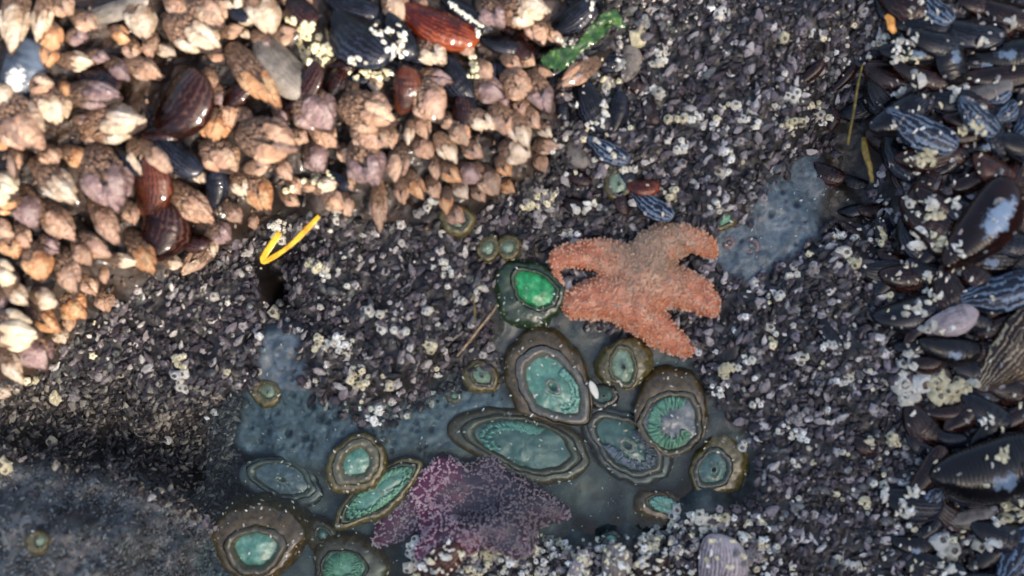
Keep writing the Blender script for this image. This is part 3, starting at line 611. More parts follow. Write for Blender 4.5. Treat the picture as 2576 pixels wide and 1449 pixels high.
CL = [(795,120,46,50,34,9,'cream'),(775,75,25,20,10,8,'cream'),(735,55,12,12,4,8,'cream'),(995,105,30,45,22,8,'white'),(955,70,20,20,7,6,'white'),(930,188,70,12,18,8,'cream'),(900,150,30,14,8,6,'white'),
(1180,55,60,10,0,7,'white'),(1205,75,14,14,5,8,'white'),(1188,175,14,40,12,7,'cream'),(1560,150,12,50,14,7,'grey'),(1525,250,10,50,14,8,'white'),(1500,315,30,14,10,7,'white'),(1655,150,22,26,9,10,'white'),
(1648,228,24,16,5,13,'white'),(1604,93,6,6,1,22,'cream'),(1800,25,18,14,5,12,'white'),(1420,100,20,14,7,7,'white'),(1530,205,30,12,9,6,'cream'),(1640,50,40,20,8,9,'grey'),
(2265,100,60,12,12,9,'white'),(2255,140,20,20,8,8,'white'),(2290,150,30,8,6,8,'cream'),(2540,57,22,8,3,13,'white'),(2463,104,14,8,2,11,'white'),(2258,226,22,12,4,12,'white'),(2310,205,8,8,1,15,'white'),
(2400,235,14,22,6,10,'white'),(2440,325,36,16,10,9,'cream'),(2330,395,32,22,11,11,'cream'),(2322,510,34,12,7,12,'white'),(2400,510,20,14,4,13,'white'),(2350,545,24,12,5,14,'cream'),(2312,600,18,22,5,16,'white'),
(2360,610,26,22,10,9,'cream'),(2410,640,20,30,8,7,'white'),(2350,695,22,14,5,12,'white'),(2300,780,36,20,9,10,'white'),(2345,745,26,16,6,10,'white'),(2335,825,18,10,3,16,'white'),(2290,970,30,38,9,25,'white'),(2290,905,24,26,8,13,'white'),
(2385,975,48,32,30,15,'cream'),(2450,955,12,12,2,14,'white'),(2390,1375,34,30,6,20,'white'),(2465,1370,14,12,1,24,'white'),(2490,1375,20,14,3,16,'white'),(2380,1430,30,14,6,12,'white'),(2545,1290,34,34,18,11,'cream'),
(2500,1310,16,12,4,8,'white'),(2215,1235,14,20,5,11,'white'),(2270,1280,22,40,10,9,'white'),(2180,1110,14,10,2,14,'cream'),(2310,1240,26,14,6,9,'white'),(2245,1115,16,16,4,12,'cream'),(2520,1140,22,22,8,9,'cream'),
(2480,1060,20,16,6,10,'white'),(452,915,24,22,10,9,'cream'),(462,945,16,10,2,14,'white'),(455,972,14,14,3,10,'white'),(908,958,34,26,16,9,'cream'),(900,920,20,10,3,8,'white'),(855,870,44,26,20,8,'white'),
(795,865,14,22,6,9,'cream'),(940,1040,22,26,10,9,'white'),(985,970,10,18,4,10,'cream'),(935,780,22,14,4,13,'white'),(955,790,8,8,1,11,'white'),(1000,830,40,12,5,11,'white'),(1080,780,22,10,4,11,'white'),(1080,870,14,10,3,11,'cream'),
(1155,750,20,16,4,12,'white'),(795,665,22,18,11,8,'cream'),(825,690,16,20,5,8,'white'),(1110,665,26,16,8,8,'white'),(1130,690,16,16,4,9,'white'),(690,790,8,8,1,18,'cream'),(655,845,10,6,2,12,'white'),(700,570,22,20,12,8,'white'),(700,600,8,6,2,11,'white'),
(845,548,12,10,2,13,'white'),(1085,515,20,14,5,11,'white'),(1060,535,14,12,3,10,'grey'),(730,480,14,14,8,6,'cream'),(800,450,40,20,14,7,'cream'),(1240,560,20,20,5,9,'grey'),(700,1140,0,0,0,9,'white'),(140,1005,14,12,4,14,'cream'),(80,960,16,8,3,10,'cream'),(185,1010,14,16,3,11,'grey'),
(130,1112,8,6,1,17,'cream'),(8,1175,12,18,3,16,'cream'),(430,1110,14,8,3,9,'white'),(530,1040,16,16,3,11,'white'),(570,935,6,6,1,12,'cream'),(1740,600,0,0,0,9,'white'),(1695,1290,16,14,4,14,'white'),(1760,1300,26,14,7,12,'white'),(1790,1310,18,16,3,14,'white'),(1820,1300,14,10,3,10,'cream'),
(1640,1365,24,22,13,8,'cream'),(1615,1390,8,40,8,8,'white'),(1245,1290,0,0,0,9,'white'),(1390,1360,20,14,3,12,'white'),(1320,1345,26,20,5,11,'white'),(1440,1395,22,12,4,10,'grey'),(1240,1380,34,40,22,10,'cream'),(1220,1330,20,20,5,10,'white'),(1300,1400,34,24,9,11,'white'),
(1050,1385,26,30,12,11,'white'),(1050,1420,26,20,6,12,'white'),(1170,1330,14,8,2,12,'white'),(1100,1350,6,6,1,13,'white'),(1360,1425,18,22,6,10,'white'),(1730,1380,40,14,8,8,'grey'),(1860,1400,30,20,6,9,'grey'),(2000,1290,30,20,4,10,'grey'),
(2010,1050,34,26,16,7,'grey'),(1985,1080,30,22,10,7,'white'),(2125,955,20,14,6,9,'white'),(2090,880,20,16,5,10,'white'),(1700,1140,0,0,0,1,'white'),(1745,895,0,0,0,9,'white'),(2030,1100,20,14,5,9,'white'),(2180,1260,14,10,3,12,'cream'),(2150,1430,22,20,6,11,'white'),
(2110,1400,12,12,2,12,'white'),(2060,300,34,14,8,10,'white'),(2000,310,24,12,5,11,'cream'),(1990,240,20,14,4,11,'white'),(1965,245,14,10,3,9,'grey'),(2050,265,16,10,3,10,'cream'),(1970,95,6,6,1,14,'cream'),(2050,80,20,10,4,9,'white'),(2100,175,10,10,2,10,'grey'),(1700,360,30,20,7,10,'white'),(1760,300,40,30,8,9,'white'),
(1700,290,30,14,5,10,'cream'),(1870,280,40,24,7,10,'white'),(1900,310,26,16,5,9,'white'),(1460,530,30,8,7,10,'white'),(1490,510,14,12,4,9,'white'),(1690,490,30,14,9,8,'cream'),(1800,515,22,12,5,9,'white'),(1810,530,6,10,1,13,'white'),(1810,435,8,8,1,14,'white'),(1830,390,16,14,5,11,'white'),(1380,500,40,30,10,8,'cream'),
(1330,520,20,14,5,9,'cream'),(1430,580,30,20,8,9,'white'),(1340,555,20,20,5,8,'grey'),(1580,430,22,10,3,9,'white'),(2150,660,14,10,3,11,'cream'),(2210,600,20,20,5,11,'cream'),(2105,590,16,8,3,10,'white'),(2140,600,20,8,4,9,'white'),(2120,630,10,8,2,13,'white'),(2050,680,14,10,3,13,'grey'),(1990,690,20,20,5,10,'white'),
(1960,740,20,14,4,10,'white'),(1935,825,8,8,1,14,'white'),(1880,805,10,12,2,10,'white'),(1850,830,8,6,2,9,'white'),(1830,935,24,14,9,10,'cream'),(1900,1010,20,12,4,9,'white'),(2010,900,20,14,5,11,'white'),(1940,860,16,10,3,10,'cream'),(1800,990,20,20,5,8,'white'),(1885,900,14,12,4,9,'white'),(1870,1120,10,8,2,12,'white')]
for x, y, rx, ry, n, r, k in CL:
    for i in range(n):
        if n == 1: dx = dy = 0
        else: a = random.uniform(0, 6.283); q = math.sqrt(random.random()); dx = q*rx*math.cos(a); dy = q*ry*math.sin(a)
        BARN.append([x+dx, y+dy, r*random.uniform(0.75, 1.4), k])
# the diagonal white line along the narrow black mussel
for i in range(14): BARN.append([1130+i*6.2, 8+i*4.6, random.uniform(6, 9), 'white'])
def bed_ok(px, py):
    """where the small barnacle cover grows, as weight"""
    sd = lambda p: inpoly_sd(px, py, p)
    ok = (sd(G_POLY) < 5) & (sd(STONE) < -5) & (sd(CREV) < 12)
    b = np.maximum(sd(B1), sd(B2)); ok &= (b < 10); ok &= (sd(POOL) < 0); ok &= (sd(CRACK2) < 5)
    ok &= ~((np.hypot((px-684)/24, (py-715)/66) < 1))
    return ok
N = 6500; x = rs.uniform(-60, 2640, N); y = rs.uniform(-60, 1510, N); ok = bed_ok(x, y)
cl = 0.75*vnoise(x/48., y/48., 81)+0.35*vnoise(x/16., y/16., 82)+0.35*vnoise(x/130., y/130., 83)-0.04+0.5*(y > 1310)*(x > 1040)*(x < 1950)+0.12*(x > 2180)-0.15*(x < 650); ok &= cl > 0.78
ok &= ~((x > 2200) & (rs.rand(N) < 0.4))
for a, b in zip(x[ok], y[ok]): BARN.append([a, b, (3.2+6.5*random.random()**1.6)*(1.25 if b > 1310 and 1040 < a < 1950 else 1), random.choice(['white','white','cream','grey','grey'])])
SHELF = [(1030,1400),(1100,1355),(1190,1312),(1300,1322),(1430,1362),(1600,1345),(1690,1315),(1780,1288),(1930,1290),(2020,1460),(1030,1460)]
for poly, n, lo, hi in ((SHELF, 620, 4.5, 11), ([(2190,1200),(2290,1180),(2330,1330),(2450,1330),(2450,1460),(2300,1460)], 90, 5, 11), ([(2230,180),(2300,180),(2330,420),(2380,600),(2350,780),(2230,700),(2290,560),(2240,330)], 120, 4, 9)):
    xs_ = [p[0] for p in poly]; ys_ = [p[1] for p in poly]
    for _ in range(n):
        a = random.uniform(min(xs_), max(xs_)); b = random.uniform(min(ys_), max(ys_))
        if inpoly_sd(np.array([a]), np.array([b]), poly)[0] > 0 and math.hypot((a-1800)/85, (b-1425)/58) > 1: BARN.append([a, b, lo+(hi-lo)*random.random()**2, random.choice(['white','white','white','cream','grey'])])
# drop those under the stars and anemones
def covered(x, y):
    return (math.hypot((x-1610)/215, (y-720)/150) < 1.0) or (math.hypot((x-1200)/260, (y-1270)/105) < 1) or (math.hypot((x-1325)/100, (y-740)/100) < 1)
BARN = [b for b in BARN if not covered(b[0], b[1]) or b[1] > 1312]
BARN.sort(key=lambda b: -b[2]); 
inview = [b for b in BARN if -8 < b[0] < 2584 and -8 < b[1] < 1457]
IND = inview[:300]; ids = set(id(b) for b in IND); REST = [b for b in BARN if id(b) not in ids]

def stuff(name, items, templates, label, cat, mat=None, smooth=True):
    """items: (pos(3), R(3x3), scale(3), rgb(3)) -> one mesh"""
    VV = []; FF = []; CC = []; off = 0
    for q, (p, R, s, c) in enumerate(items):
        v, f, mi = templates[q % len(templates)]
        w = (v*np.array(s)) @ R.T + p
        cc = np.tile(c, (len(v), 1))
        if mi is not None: cc[40:] = cc[40:]*0.45; 
        VV.append(w); FF.append(f+off); CC.append(cc); off += len(v)
    o = mesh_obj(name, np.concatenate(VV), np.concatenate(FF), mat or M['cover'], col=np.concatenate(CC), scale=S, smooth=smooth)
    o['kind'] = 'stuff'; o['label'] = label; o['category'] = cat; return o
# packed dark cover of tiny barnacles and young mussels
def cover(N, rlo, rhi, pal, seed, xr=(-260, 2840), yr=(-200, 1660), okf=bed_ok, lift=0.0):
    r = np.random.RandomState(seed)
    x = r.uniform(xr[0], xr[1], N); y = r.uniform(yr[0], yr[1], N); ok = okf(x, y); x = x[ok]; y = y[ok]
    X = x-W2; Y = H2-y
    z = zh(X, Y); X = X*(HC-z)/HC; Y = Y*(HC-z)/HC; z = zh(X, Y)
    e = 8.0; gx = (zh(X+e, Y)-z)/e; gy = (zh(X, Y+e)-z)/e
    out = []
    for i in range(len(X)):
        q = rlo+(rhi-rlo)*r.rand()**2.2; n = Vector((-gx[i]*0.7+r.uniform(-.4, .4), -gy[i]*0.7+r.uniform(-.4, .4), 1)).normalized()
        R = np.array(n.to_track_quat('Z', 'Y').to_matrix() @ Matrix.Rotation(r.uniform(0, 6.28), 3, 'Z'))
        c = pal(x[i], y[i], r)
        out.append((np.array((X[i], Y[i], z[i]-q*0.1+lift*r.rand())), R, q, c))
    return out
P1 = [(42,36,40),(30,26,30),(50,43,48),(36,34,36),(58,50,56),(24,21,22),(76,68,74),(96,88,92),(120,112,114),(84,86,84),(158,150,146),(190,184,176),(66,56,60),(46,44,42)]
def pal1(x, y, r):
    c = lin(P1[r.randint(len(P1))])
    k = 0.7+0.6*float(vnoise(x/60., y/60., 5))
    k *= 1-0.45*float(inpoly_sd(np.array([x]), np.array([y]), MUSR)[0] > 0)
    if x > 1750: c = c*np.array([0.96, 0.98, 1.05])
    return c*k
its = cover(12500, 4.5, 15, pal1, 3, lift=8)
stuff('barnacle_cover', [(p, R, (q, q, q*random.uniform(.6, 1.1)), c) for p, R, q, c in its], BT, 'packed grey-brown crust of tiny barnacles over the rock', 'barnacles', smooth=False)
its = cover(25000, 4.5, 20, pal1, 4, lift=12)
def out_ok(px, py): return ((px < -250) | (px > 2830) | (py < -190) | (py > 1650)) & (inpoly_sd(px, py, G_POLY) < 5) & (inpoly_sd(px, py, STONE) < 0)
its += cover(16000, 8, 30, pal1, 12, xr=(-1500, 4000), yr=(-1100, 2500), okf=out_ok, lift=10)
def lay_flat(R):
    a = random.gauss(0.9, 0.7); return np.array(frame_from((math.cos(a), math.sin(a), random.uniform(-.3, .8)), roll=random.uniform(-1, 1)))
stuff('young_mussel_bed', [(p+np.array([0, 0, 3]), lay_flat(R), (q, q*random.uniform(.8, 1.4), q*0.9), c*0.85) for p, R, q, c in its], DT, 'dark purplish young mussels and shell bits packed between the barnacles', 'young mussels', smooth=False)
def goose_ok(px, py): return inpoly_sd(px, py, G_POLY) > -10
P2 = [(84,64,50),(62,44,33),(40,28,22),(120,98,80),(30,21,17),(70,60,52),(26,19,15)]
its = cover(5200, 5, 12, lambda x, y, r: lin(P2[r.randint(len(P2))])*r.uniform(.6, 1.1), 6, okf=goose_ok, lift=14)
stuff('shell_grit', [(p+np.array([0, 0, 4]), lay_flat(R), (q, q*1.1, q), c) for p, R, q, c in its], DT, 'brown gritty scales and shell bits filling gaps between goosenecks', 'shell grit', smooth=False)
# fine speckle on the bottom-left stone
def stone_ok(px, py): return (inpoly_sd(px, py, STONE) > -10) | ((inpoly_sd(px, py, CREV) > 0) & (rs.rand(len(px)) < 0.6))
P3 = [(86,94,98),(108,114,114),(58,66,72),(42,44,48),(78,84,86),(34,36,36),(60,54,58),(52,62,62),(26,25,25),(104,106,100)]
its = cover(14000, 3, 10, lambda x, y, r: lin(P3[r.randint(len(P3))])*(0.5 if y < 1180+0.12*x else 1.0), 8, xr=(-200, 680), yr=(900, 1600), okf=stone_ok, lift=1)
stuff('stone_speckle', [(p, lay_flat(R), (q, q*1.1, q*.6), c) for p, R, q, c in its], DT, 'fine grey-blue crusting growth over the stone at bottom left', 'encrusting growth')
def crev_ok(px, py): return (inpoly_sd(px, py, CREV) > -12) & (inpoly_sd(px, py, STONE) < -6)
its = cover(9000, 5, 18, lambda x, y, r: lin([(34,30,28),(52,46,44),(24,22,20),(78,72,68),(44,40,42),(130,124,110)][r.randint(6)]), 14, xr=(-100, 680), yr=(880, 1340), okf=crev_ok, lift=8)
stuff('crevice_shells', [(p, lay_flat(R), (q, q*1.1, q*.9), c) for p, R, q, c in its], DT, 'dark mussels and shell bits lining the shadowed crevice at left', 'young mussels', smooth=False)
def pool_ok(px, py):
    return (inpoly_sd(px, py, POOL) > 0) | (np.maximum(inpoly_sd(px, py, B1), inpoly_sd(px, py, B2)) > 0)
P4 = [(170,190,190),(120,130,130),(90,98,100),(200,205,195),(100,110,120),(110,96,100)]
its = cover(1500, 2, 5, lambda x, y, r: lin(P4[r.randint(len(P4))]), 9, xr=(540, 2200), yr=(380, 1460), okf=pool_ok)
stuff('shell_sand', [(p+np.array([0, 0, 2]), lay_flat(R), (q, q, q*.7), c) for p, R, q, c in its], DT, 'pale shell sand grains scattered over the bare blue-grey rock', 'shell sand')

def ray_setup():
    """tree of everything built so far, so barnacles sit on shells as well as on rock"""
    from mathutils.bvhtree import BVHTree
    bpy.context.view_layer.update()
    V = []; F = []; off = 0
    for o in bpy.data.objects:
        if o.type != 'MESH' or o.name.startswith('pool_water'): continue
        me = o.data; n = len(me.vertices); co = np.empty(n*3); me.vertices.foreach_get('co', co); co = co.reshape(-1, 3)
        mw = np.array(o.matrix_world); co = co @ mw[:3, :3].T + mw[:3, 3]
        fs = np.empty(len(me.polygons)*4, np.int32)
        me.polygons.foreach_get('vertices', fs) if len(me.loops) == len(me.polygons)*4 else None
        V.append(co); F.append(fs.reshape(-1, 4)+off); off += n
    return BVHTree.FromPolygons(np.concatenate(V).tolist(), np.concatenate(F).tolist())
bvh = ray_setup()
CAMP = Vector((0, 0, HC*S))
def hit(px, py):
    d = (Vector(P(px, py, 0))*S-CAMP).normalized(); h = bvh.ray_cast(CAMP, d)
    return (h[0], h[1]) if h[0] is not None else (Vector(ground(px, py))*S, Vector((0, 0, 1)))
BPROTO = {}
for i, (v, f, mi) in enumerate(BT):
    for k in ('white', 'cream', 'grey'):
        o = mesh_obj('acorn_barnacle', v, f, [M[k], M['hole']], midx=mi, link=False, smooth=False); BPROTO[(k, i)] = o.data; bpy.data.objects.remove(o)
def orient(nrm, spin, lean=0.35):
    n = Vector(nrm).lerp(Vector((0, 0, 1)), 0.45)+Vector((random.uniform(-lean, lean), random.uniform(-lean, lean), 0)); n.normalize()
    if n.z < 0.2: n = Vector((n.x, n.y, 0.4)).normalized()
    return n.to_track_quat('Z', 'Y').to_matrix() @ Matrix.Rotation(spin, 3, 'Z')
for bx, by, r, k in IND:
    p, nrm = hit(bx, by); o = bpy.data.objects.new('acorn_barnacle', BPROTO[(k, random.randrange(9))]); C.objects.link(o)
    R = orient(nrm, random.uniform(0, 6.28))
    o.matrix_world = Matrix.Translation(p-Vector((0, 0, r*0.15*S))) @ R.to_4x4() @ Matrix.Diagonal((r*S, r*S*random.uniform(.8, 1.1), r*S*random.uniform(.6, 1.0), 1))
    nm = {'white': 'white', 'cream': 'cream', 'grey': 'pale grey'}[k]; sz = 'large' if r > 14 else ('medium' if r > 10.5 else 'small')
    autolabel(o, f"{sz} {nm} acorn barnacle", bx, by, 'barnacle', 'acorn barnacles dotted over the rock and shells')

items = []
RC = {'white': [(215,212,195),(228,228,220),(200,196,180)], 'cream': [(212,204,168),(226,216,180)], 'grey': [(140,134,134),(150,142,140),(125,130,128)]}
for bx, by, r, k in REST:
    p, nrm = hit(bx, by) if (-200 < bx < 2776) else (Vector(ground(bx, by))*S, Vector((0, 0, 1)))
    items.append((np.array(p)/S-np.array([0, 0, r*.15]), np.array(orient(nrm, random.uniform(0, 6.28))), (r, r, r*random.uniform(.6, 1)), lin(random.choice(RC[k]))))
stuff('small_acorn_barnacles', items, BT, 'tiny pale acorn barnacles sprinkled between the larger ones', 'barnacles', smooth=False)

# ---------------------------------------------------------------- sea anemones
def amat(name, stops, scale=300, rough=0.3, coat=0.6, bump=0.3, fleck=None):
    return pmat(name, stops, scale, rough, bump, scale*2.5, coat=coat, gray=0.0, fleck=fleck, dist=0.001)
A = {
 'col_brown': amat('anemone_column_brown', [(0.35,(41,33,14)),(0.6,(85,69,34))], fleck=((163,143,87),130,0.08)),
 'col_olive': amat('anemone_column_olive', [(0.35,(51,47,21)),(0.6,(102,91,47))], fleck=((172,154,92),130,0.09)),
 'col_green': amat('anemone_column_green', [(0.35,(16,34,16)),(0.6,(44,65,37))], fleck=((147,160,141),130,0.12)),
 'col_dark': amat('anemone_column_dark', [(0.35,(23,28,27)),(0.6,(48,54,51))], fleck=((121,128,121),130,0.08)),
 'rim_lilac': amat('anemone_rim_lilac', [(0.3,(66,64,56)),(0.6,(98,95,84))], 420),
 'rim_brown': amat('anemone_rim_brown', [(0.3,(61,58,43)),(0.6,(88,83,63))], 420),
 'rim_olive': amat('anemone_rim_olive', [(0.3,(69,68,47)),(0.6,(98,95,70))], 420),
 'rim_dark': amat('anemone_rim_dark', [(0.3,(52,56,47)),(0.6,(74,79,67))], 420),
 'rim_green': amat('anemone_rim_green', [(0.3,(39,50,34)),(0.6,(73,84,64))], 420),
 'teal': amat('anemone_disc_teal', [(0.3,(62,103,89)),(0.5,(82,133,113)),(0.68,(120,166,146))], 130),
 'emerald': amat('anemone_disc_emerald', [(0.3,(16,100,50)),(0.5,(30,143,77)),(0.7,(79,199,130))], 110),
 'palegreen': amat('anemone_disc_pale_green', [(0.3,(89,131,106)),(0.5,(108,153,123)),(0.7,(129,174,145))], 130),
 'greygreen': amat('anemone_disc_grey_green', [(0.3,(90,110,92)),(0.5,(119,143,119)),(0.7,(147,172,150))], 150),
 'darkteal': amat('anemone_disc_dark_teal', [(0.3,(53,80,73)),(0.5,(68,99,91)),(0.7,(85,119,109))], 150),
 'bluegrey': amat('anemone_disc_blue_grey', [(0.3,(58,69,72)),(0.5,(83,95,99)),(0.7,(113,125,130))], 150),
 'tcyan': amat('anemone_tentacle_cyan', [(0.3,(96,146,132)),(0.6,(129,177,158))], 120),
 'tgreen': amat('anemone_tentacle_green', [(0.3,(88,134,108)),(0.6,(118,165,134))], 120),
 'tblue': amat('anemone_tentacle_blue', [(0.3,(73,87,96)),(0.6,(106,120,129))], 120),
 'mouth': amat('anemone_mouth', [(0.3,(54,70,63)),(0.6,(104,115,104))], 200),
 'pink': amat('anemone_pink', [(0.3,(91,76,79)),(0.6,(125,107,107))], 200),
}
def ell(th, rx, ry, rot):
    return rx*ry/np.sqrt((ry*np.cos(th-rot))**2+(rx*np.sin(th-rot))**2)
def lens(th, a, b, rot):
    if b > a: a, b, rot = b, a, rot+math.pi/2
    R = (a*a+b*b)/(2*b); d = R-b; p = th-rot
    return -d*np.abs(np.sin(p))+np.sqrt(R*R-(d*np.cos(p))**2)
acount = 0
def anemone(label, base, top, h, colm, rim, disc, tent=None, mouth=True, z0=None, group=None, fold=0.0, dome=0.0, rimw=0.22, tarc=(0, 360), tn=70, tl=13, lensk=0.45):
    """base / top: (px, py, rx, ry, rot degrees); a squat column that carries a collar, a disc and a fringe"""
    global acount; acount += 1; rr = np.random.RandomState(acount*5+2)
    zb = ground(base[0], base[1])[2]-14 if z0 is None else z0
    zt = zb+h; cb = np.array(P(base[0], base[1], zb)); ct = np.array(P(top[0], top[1], zt))
    kb = (HC-zb)/HC; kt = (HC-zt)/HC; n = 96; th = np.linspace(0, 2*np.pi, n, endpoint=False)
    rb = ell(th, base[2]*kb, base[3]*kb, math.radians(base[4])); rt = ell(th, top[2]*kt, top[3]*kt, math.radians(top[4])); rt = rt*(1-lensk)+lens(th, top[2]*kt*1.08, top[3]*kt, math.radians(top[4]))*lensk
    wob = 1+0.045*np.sin(th*2+acount*1.7)+0.04*np.sin(th*3+acount)+0.03*np.sin(th*5+2*acount)+0.02*np.sin(th*9+acount)+0.012*np.sin(th*17+acount); nzr = fbm(th*14, th*0+acount*7.0, 3.0, 3, acount)*2.2; nzr[-6:] = nzr[-6:]*np.linspace(1, 0, 6)+nzr[0]*np.linspace(0, 1, 6)
    root = empty('sea_anemone', cb); tag(root, label, 'sea anemone', group)
    def ring(t, f, z, bump=0.0, ridge=0.0, nr=22):
        """t: 0 base..1 top blend, f: radius factor"""
        c = cb[:2]*(1-t)+ct[:2]*t; r = (rb*(1-t)+rt*t)*f*wob
        r = r+bump*(rr.rand(n)-0.5)*2
        zz = z+ridge*(0.15*np.sin(th*nr+3*f)+0.7*nzr)
        if fold: zz = zz-fold*np.exp(-((np.cos(th-math.radians(top[4]+90)))**2)*0)*0
        return np.stack([c[0]+r*np.cos(th), c[1]+r*np.sin(th), np.broadcast_to(zz, (n,))], -1)
    def strip(name, rings, mat):
        V = np.concatenate(rings)-cb; V[:, 2] += 4.6*fbm(V[:, 0], V[:, 1], 30, 4, acount)*min(1, h/45); return mesh_obj(name, V, grid_faces(len(rings), n, True)[:, ::-1]*1, mat, parent=root, scale=S)
    m_ = max(2.0, 0.02*(base[2]+base[3]))
    rg = []
    for t in np.linspace(0, 1, 14):
        bulge = 1+0.15*math.sin(t*math.pi*0.9)+(1-t)*0.0
        rg.append(ring(t**1.1, bulge*(1.0 if t < 1 else 0.99), zb+h*0.97*math.sin(t*math.pi/2)**0.8, bump=m_*0.45 if 0 < t < 1 else 0))
    strip('column', rg, A[colm])
    w = rimw; rg = []
    for q in np.linspace(0, 1, 9):
        rg.append(ring(1, 1.0-w*q, zt-0.03*h+0.10*h*math.sin(q*math.pi)-0.12*h*q**2, bump=1.2, ridge=1.2*math.sin(q*math.pi), nr=34))
    strip('collar', rg, A[rim])
    dome = max(dome, 7); zi = zt-0.16*h; f0 = 1.0-w; rg = []
    for q in np.linspace(0, 1, 14):
        f = (f0+0.01)*(1-q)+0.015
        zz = zi+dome*math.sin(min(1, q*1.3)*math.pi/2)-(0.12*h*math.exp(-((q-1)/0.16)**2) if mouth else 0)+(0.09*h*math.exp(-((q-0.72)/0.1)**2) if mouth else 0)
        rg.append(ring(1, f, zz, bump=0.3, ridge=0.35*(1-q)**0.5*(1 if q > 0.02 else 0), nr=26))
    disc_o = strip('oral_disc', rg, A[disc])
    if mouth:
        rg = []
        for q in np.linspace(0, 2*math.pi, 9):
            rg.append(ring(1, 0.17+0.055*math.cos(q), zi+dome+1.0+0.05*h+0.045*h*math.sin(q), ridge=0.8, nr=18))
        mo = strip('mouth', rg[::-1], A['mouth']); mo.parent = disc_o
    if tent:
        L = []
        for k in range(tn):
            a = math.radians(tarc[0]+(tarc[1]-tarc[0])*(k+rr.rand()*0.7)/tn)
            for row in range(2):
                f = f0*(0.99-0.15*row-0.06*rr.rand()); r = ell(np.array([a]), top[2]*kt, top[3]*kt, math.radians(top[4]))[0]*f
                c = np.array((ct[0]+r*math.cos(a), ct[1]+r*math.sin(a), zi+3+3*rr.rand())); ln = tl*(0.45+0.5*rr.rand())
                dirv = Vector((-math.cos(a)+0.5*(rr.rand()-.5), -math.sin(a)+0.5*(rr.rand()-.5), 0.45+0.5*rr.rand()))
                v, f_ = ellipsoid((0.7*ln, 0, 0), (ln, 3.6, 3.2), nu=7, nv=6, point=0.35)
                L.append((v @ np.array(frame_from(dirv)).T + c-cb, f_))
        v, f_ = joinparts(L); mesh_obj('tentacle_fringe', v, f_, A[tent], parent=root, scale=S)
    return root
anemone('bright emerald green anemone touching the left side of the orange star', (1322,742,92,88,0), (1345,728,66,48,-42), 62, 'col_green','rim_green','emerald', mouth=False, dome=7, rimw=0.2)
anemone('green speckled anemone fold directly below the bright emerald disc', (1322,795,66,34,-8), (1320,790,40,16,0), 46, 'col_green','rim_green','teal', mouth=False, rimw=0.3)
anemone('large teal-disced anemone with lilac collar in the middle of the group', (1365,930,108,98,-60), (1390,972,116,74,-44), 66, 'col_brown','rim_lilac','teal','tcyan', tarc=(-70, 60), tn=40, tl=9, dome=6, rimw=0.28)
anemone('small olive oval anemone with grey-green disc below the orange star', (1570,908,58,74,100), (1568,922,34,58,12), 60, 'col_olive','rim_olive','greygreen', dome=8, rimw=0.26)
anemone('pale green open anemone with dark centre, right of the teal one', (1690,990,70,84,30), (1690,1064,74,86,-20), 56, 'col_brown','rim_brown','bluegrey','tgreen', tarc=(60, 330), tn=60, tl=18, rimw=0.2, mouth=False)
anemone('long oval anemone with pale cyan fringe left of the grey-blue one', (1312,1118,168,80,-14), (1322,1118,152,66,-14), 48, 'col_brown','rim_brown','darkteal','tcyan', tarc=(40, 190), tn=60, tl=13, mouth=False, rimw=0.2)
anemone('grey-blue anemone with pale collar between the long oval and green ones', (1580,1120,124,76,-32), (1578,1120,114,62,-36), 50, 'col_dark','rim_dark','darkteal','tblue', tarc=(180, 420), tn=70, tl=14, rimw=0.24)
anemone('tiny dark green anemone beside the white shell chip', (1520,998,34,34,0), (1518,995,26,24,0), 30, 'col_dark','rim_dark','darkteal', rimw=0.2)
anemone('round grey-olive anemone left of the large teal one', (1208,948,46,44,0), (1212,945,32,28,-40), 38, 'col_olive','rim_brown','greygreen', rimw=0.3)
anemone('tiny pinkish-green anemone on the blue-grey rock', (1142,996,22,20,0), (1142,995,15,13,0), 18, 'col_olive','pink','greygreen', rimw=0.35, mouth=False)
anemone('pale olive double-lobed anemone above the bright emerald one, left lobe', (1228,626,30,34,0), (1228,624,20,24,0), 34, 'col_olive','rim_olive','greygreen', rimw=0.3, mouth=False, z0=ground(1228,626)[2])
anemone('pale olive anemone lobe above the emerald one, right lobe', (1280,622,30,34,0), (1278,622,20,24,0), 34, 'col_olive','rim_olive','greygreen', rimw=0.3, mouth=False, z0=ground(1280,622)[2])
anemone('dark olive round anemone under the lowest goosenecks', (1150,556,46,42,0), (1152,554,28,24,0), 40, 'col_olive','rim_dark','greygreen', rimw=0.3)
anemone('small anemone with white ring above the orange star', (1552,462,38,40,0), (1556,462,27,30,20), 34, 'col_olive','rim_lilac','greygreen', rimw=0.2)
anemone('small pale green anemone right above the orange star', (1822,552,34,28,30), (1824,552,24,16,40), 26, 'col_olive','rim_olive','palegreen', rimw=0.3, mouth=False)
anemone('closed olive anemone with green slit above the pale green slit anemone', (902,1168,68,82,-35), (896,1165,50,68,-38), 62, 'col_olive','rim_olive','teal', mouth=False, rimw=0.45)
anemone('pale green slit-shaped anemone left of the purple star', (958,1240,128,50,37), (954,1240,122,38,37), 64, 'col_olive','rim_green','teal','tgreen', tarc=(20, 380), tn=110, tl=11, rimw=0.14, mouth=False)
anemone('dim blue-grey submerged anemone above the brown bottom-left one', (715,1215,105,60,-15), (710,1205,92,46,-18), 34, 'col_dark','rim_dark','bluegrey', rimw=0.25)
anemone('big brown anemone with teal disc near the bottom left', (668,1330,104,118,80), (640,1385,62,74,90), 92, 'col_brown','rim_brown','teal', mouth=False, rimw=0.34)
anemone('brown anemone with pale green fringe cut by the bottom edge', (895,1410,98,80,-20), (862,1432,60,50,20), 60, 'col_brown','rim_brown','palegreen','tgreen', tn=60, tl=14, mouth=False, rimw=0.15)
